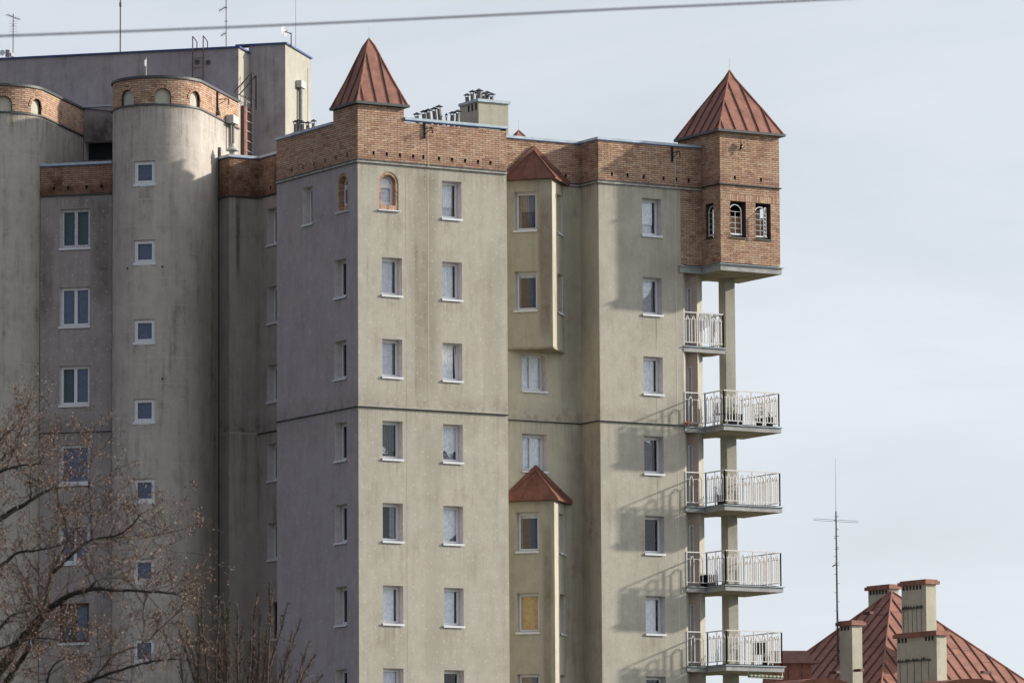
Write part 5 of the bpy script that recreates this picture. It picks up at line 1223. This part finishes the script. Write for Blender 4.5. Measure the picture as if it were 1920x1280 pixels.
limbs = [  # (x, y, depth offset), start radius m, end radius m
 ([(-330, 1900, 0), (-300, 1700, 0), (-220, 1520, 0), (-90, 1370, 0), (0, 1256, 0), (25, 1217, 0), (53, 1181, -.2), (81, 1150, -.3), (118, 1122, -.5), (169, 1104, -.8), (208, 1105, -1), (281, 1108, -1.4), (332, 1114, -1.8)], .15, .012),
 ([(-90, 1370, 0), (-30, 1325, .2), (8, 1285, .3), (31, 1249, .3), (51, 1218, .2), (65, 1187, 0), (82, 1156, -.3)], .075, .035),
 ([(82, 1150, -.3), (90, 1111, 0), (98, 1075, .3), (112, 1044, .5), (126, 1016, .6), (124, 982, .8), (112, 954, 1), (108, 925, 1.1)], .045, .010),
 ([(98, 1075, .3), (121, 1052, .2), (152, 1024, 0), (180, 1010, 0), (225, 1001, -.4), (242, 990, -.6), (262, 965, -.9)], .035, .008),
 ([(180, 1010, 0), (225, 1009, .5), (253, 1011, .9), (304, 1001, 1.3)], .018, .006),
 ([(169, 1104, -.8), (180, 1089, -.8), (208, 1082, -.6), (242, 1089, -.4)], .028, .008),
 ([(172, 1012, 0), (171, 976, .2), (169, 934, .3), (166, 895, .2), (172, 862, .2)], .020, .006),
 ([(-220, 1520, 0), (-180, 1200, .5), (-90, 1040, .8), (0, 973, 1), (53, 941, 1), (101, 915, 1.2), (166, 911, 1.5)], .10, .012),
 ([(-180, 1200, .5), (-80, 1110, 1.5), (0, 1060, 2), (37, 1035, 2), (70, 1031, 1.8), (124, 1019, 1.4)], .06, .010),
 ([(-90, 1370, 0), (-40, 1230, -1), (0, 1176, -1.2), (28, 1150, -1.2), (53, 1145, -1), (79, 1150, -.5)], .05, .015),
 ([(-90, 1370, 0), (40, 1330, -1), (100, 1305, -1.4), (160, 1280, -1.6), (202, 1263, -1.8), (253, 1247, -2), (298, 1238, -2.2), (337, 1235, -2.6)], .06, .010),
 ([(180, 1270, -1.7), (191, 1255, -1.6), (219, 1224, -1.4), (267, 1207, -1.2), (298, 1181, -1), (332, 1148, -.8)], .032, .007),
 ([(88, 1310, -.8), (91, 1270, -.8), (96, 1254, -.8), (112, 1238, -.8), (155, 1229, -.6), (190, 1215, -.4)], .032, .008),
 ([(-120, 1090, .6), (-60, 930, 0), (0, 884, -.3), (37, 873, -.4), (73, 870, -.6)], .05, .010),
 ([(-60, 930, 0), (0, 865, .4), (17, 842, .5), (42, 803, .6)], .03, .006),
 ([(56, 941, 1), (56, 901, 1), (37, 873, .8)], .018, .008),
 ([(-60, 930, 0), (-20, 850, -1), (10, 815, -1.4), (30, 800, -1.5)], .025, .006),
 ([(267, 1207, -1.2), (270, 1175, -1), (268, 1150, -.8), (276, 1118, -.8)], .012, .005),
 ([(53, 1145, -1), (60, 1110, -.5), (40, 1075, 0), (25, 1055, 0)], .014, .005),
 ([(-40, 1230, -1), (30, 1205, -2), (80, 1195, -2.2), (130, 1205, -2.4)], .02, .006),
]
twb = MB(); keys = MB()
def keycluster(p, n, spread):
    for _ in range(n):
        q = p+Vector((rt.gauss(0, spread), rt.gauss(0, spread), rt.gauss(-spread*0.5, spread)))
        l = rt.uniform(0.022, 0.042); d = Vector((rt.uniform(-.5, .5), rt.uniform(-.5, .5), -rt.uniform(.4, 1))).normalized()*l; e = Vector((rt.uniform(-1, 1), rt.uniform(-1, 1), rt.uniform(-.2, .2))).normalized()*l*0.34
        keys.poly([q, q+d*0.6+e, q+d*1.15, q+d*0.5-e*0.4], rt.choices((0, 1, 2), (5, 2.2, 3))[0])
def twig(p, d, ln, r, lvl, mb, mi=0, bend=0.25, upb=0.10, keyp=True, kn=7):
    pts = [p.copy()]; n = 5; d = d.normalized()
    for i in range(n):
        d = (d+Vector((rt.gauss(0, bend), rt.gauss(0, bend), rt.gauss(0, bend)+upb))*0.55).normalized(); pts.append(pts[-1]+d*ln/n)
        if lvl > 0 and i > 0 and rt.random() < 0.72:
            sd = (d+Vector((rt.gauss(0, .8), rt.gauss(0, .8), rt.gauss(0.1, .6)))).normalized(); twig(pts[-1], sd, ln*rt.uniform(.35, .65), r*0.6, lvl-1, mb, mi, bend, upb, keyp, kn)
        elif keyp and rt.random() < 0.22: keycluster(pts[-1], rt.randint(2, kn), 0.024)
    mb.tube(pts, [r*(1-0.75*i/n) for i in range(n+1)], 3, mi, False)
    if keyp and rt.random() < 0.55: keycluster(pts[-1], rt.randint(2, kn), 0.030)
for li, (pts, r0, r1) in enumerate(limbs):
    sp_ = spl(pts, 4); n = len(sp_); P = [at(x+rt.uniform(-1.2, 1.2), y+rt.uniform(-1.2, 1.2), D1+dz) for x, y, dz in sp_]
    if li == 0: P[0].z = GZ
    R_ = [(r0+(r1-r0)*(i/(n-1))**0.6)*rt.uniform(0.86, 1.12) for i in range(n)]
    mb = MB(); mb.tube(P, R_, 8); o = mb.build('trunk' if li == 0 else 'limb', 'bark', T1, True)
    for i in range(1, n):
        x, y, _ = sp_[i]
        if x < -70 or y > 1330: continue
        seg = (P[i]-P[i-1]).length; cnt = seg*(11 if R_[i] < 0.03 else 7)
        while rt.random() < cnt:
            cnt -= 1; q = P[i-1].lerp(P[i], rt.random()); ax = (P[i]-P[i-1]).normalized()
            d = (ax*rt.uniform(0.0, 0.9)+CR*rt.gauss(0.1, .7)+CU*rt.gauss(0.25, .75)+CF*rt.gauss(0, .5)); twig(q, d, rt.uniform(0.28, 0.85), rt.uniform(0.006, 0.010), 2 if rt.random() < 0.5 else 1, twb)
    for _ in range(4): twig(P[-1], (P[-1]-P[-2]).normalized()+Vector((rt.gauss(0, .5), rt.gauss(0, .5), rt.gauss(0.1, .5))), rt.uniform(0.4, 0.8), r1*0.7, 2, twb)
stuff(twb.build('twigs', 'twig', T1)); stuff(keys.build('seed_keys', ['key1', 'key2', 'key3'], T1)); settle(T1)
pb2 = at(53, 1214, D1-0.05)
bird(pb2+Vector((0, 0, -0.03)), 'slate blue pigeon sitting on the forked limb at the lower left', 'bird_slate', 'bird_grey', rad(-35), rad(115), 0.62)
# young upright tree
T2 = thing('young_tree', 'young tree of upright bare shoots in front of the dark wall corner', 'tree', (*(at(460, 1850, 100).to_2d()), GZ))
tw2 = MB(); cl2 = MB(); D2 = 100.0
def clump(p):
    for _ in range(rt.randint(4, 8)):
        d = Vector((rt.gauss(0, 1), rt.gauss(0, 1), rt.gauss(0, 1))).normalized()*rt.uniform(0.02, 0.05); e = d.orthogonal().normalized()*0.014; cl2.poly([p-e, p+d, p+e, p-d*0.3], rt.randrange(2))
shoots = [(370, 1300, 368, 1092), (395, 1320, 377, 1105), (420, 1330, 418, 1105), (405, 1310, 413, 1118), (425, 1320, 432, 1128), (450, 1330, 445, 1133), (445, 1320, 456, 1170), (470, 1330, 482, 1107), (480, 1320, 487, 1140), (500, 1330, 505, 1090), (490, 1330, 512, 1105), (480, 1340, 540, 1130), (500, 1340, 565, 1160), (520, 1340, 592, 1225), (530, 1350, 580, 1200), (400, 1340, 345, 1165), (385, 1340, 335, 1180), (430, 1340, 400, 1150), (520, 1350, 548, 1185), (460, 1330, 470, 1160), (350, 1340, 338, 1230), (540, 1350, 605, 1262)]
P0 = at(460, 1860, D2); P0.z = GZ; fork = at(455, 1560, D2)
mb = MB(); mb.tube([P0, P0.lerp(fork, .5)+Vector((.03, 0, 0)), fork], [.11, .085, .07], 8); mb.build('trunk', 'bark2', T2, True)
for (xa, ya, xb, yb) in shoots:
    dz = rt.uniform(-.8, .8); A = at(xa, ya, D2+dz*.7); B = at(xb, yb, D2+dz); mid = A.lerp(B, .5)+Vector((rt.gauss(0, .03), rt.gauss(0, .03), 0))
    pts = [fork, fork.lerp(A, .6)+Vector((rt.gauss(0, .04), 0, 0)), A, A.lerp(mid, .5), mid, mid.lerp(B, .5)+Vector((rt.gauss(0, .02), rt.gauss(0, .02), 0)), B]
    mb = MB(); mb.tube(pts, [.04, .032, .023, .019, .015, .011, .006], 5); mb.build('limb', 'bark2', T2, True)
    ln = (B-A).length; k = int(ln*34)
    for i in range(k):
        q = A.lerp(B, i/k) if i < k*.0 else (A.lerp(mid, 2*i/k) if i < k/2 else mid.lerp(B, 2*i/k-1)); d = (B-A).normalized()+Vector((rt.gauss(0, .35), rt.gauss(0, .35), 0.1))
        if rt.random() < 0.62: twig(q, d, rt.uniform(.15, .6)*(1.15-i/k), .0075, 1, tw2, rt.randrange(2), 0.12, 0.16, False)
        if rt.random() < 0.30: clump(q+Vector((rt.gauss(0, .04), rt.gauss(0, .04), rt.gauss(0, .04))))
stuff(tw2.build('twigs', ['twig', 'key1'], T2)); stuff(cl2.build('bud_clusters', ['mossy', 'key3'], T2)); settle(T2)

# ------------------------------------------------------------------ overhead cable, ground, street front behind the camera
M['wire'] = plain('cable_sheath', (0.10, 0.095, 0.12), 0.6)
mb = MB(); pts = spl([(-700, 92, 0), (0, 68, 0), (480, 49.5, 0), (880, 31, 0), (1180, 16.5, 0), (1500, 2, 0), (2300, -40, 0)], 5)
mb.tube([at(x, y, 46) for x, y, _ in pts], 0.0085, 8); tag(mb.build('overhead_cable', 'wire'), 'single dark overhead cable crossing the sky above the roofs', 'cable')
mg = plain('grass_and_earth', (0.07, 0.08, 0.04), 0.95, var=0.4, scale=0.5); M['ground'] = mg
mb = MB(); n = 24
for i in range(n):
    for j in range(n): 
        x0, x1 = -3000+6000*i/n, -3000+6000*(i+1)/n; y0, y1 = -3000+6000*j/n, -3000+6000*(j+1)/n; mb.poly([(x0, y0, GZ), (x1, y0, GZ), (x1, y1, GZ), (x0, y1, GZ)])
g = mb.build('ground', 'ground'); g['kind'] = 'structure'
print('objects', len(bpy.data.objects), 'indiv bricks', len(INDIV), 'stuff brick faces', len(BRK.f), 'twigs', len(twb.f), 'keys', len(keys.f))
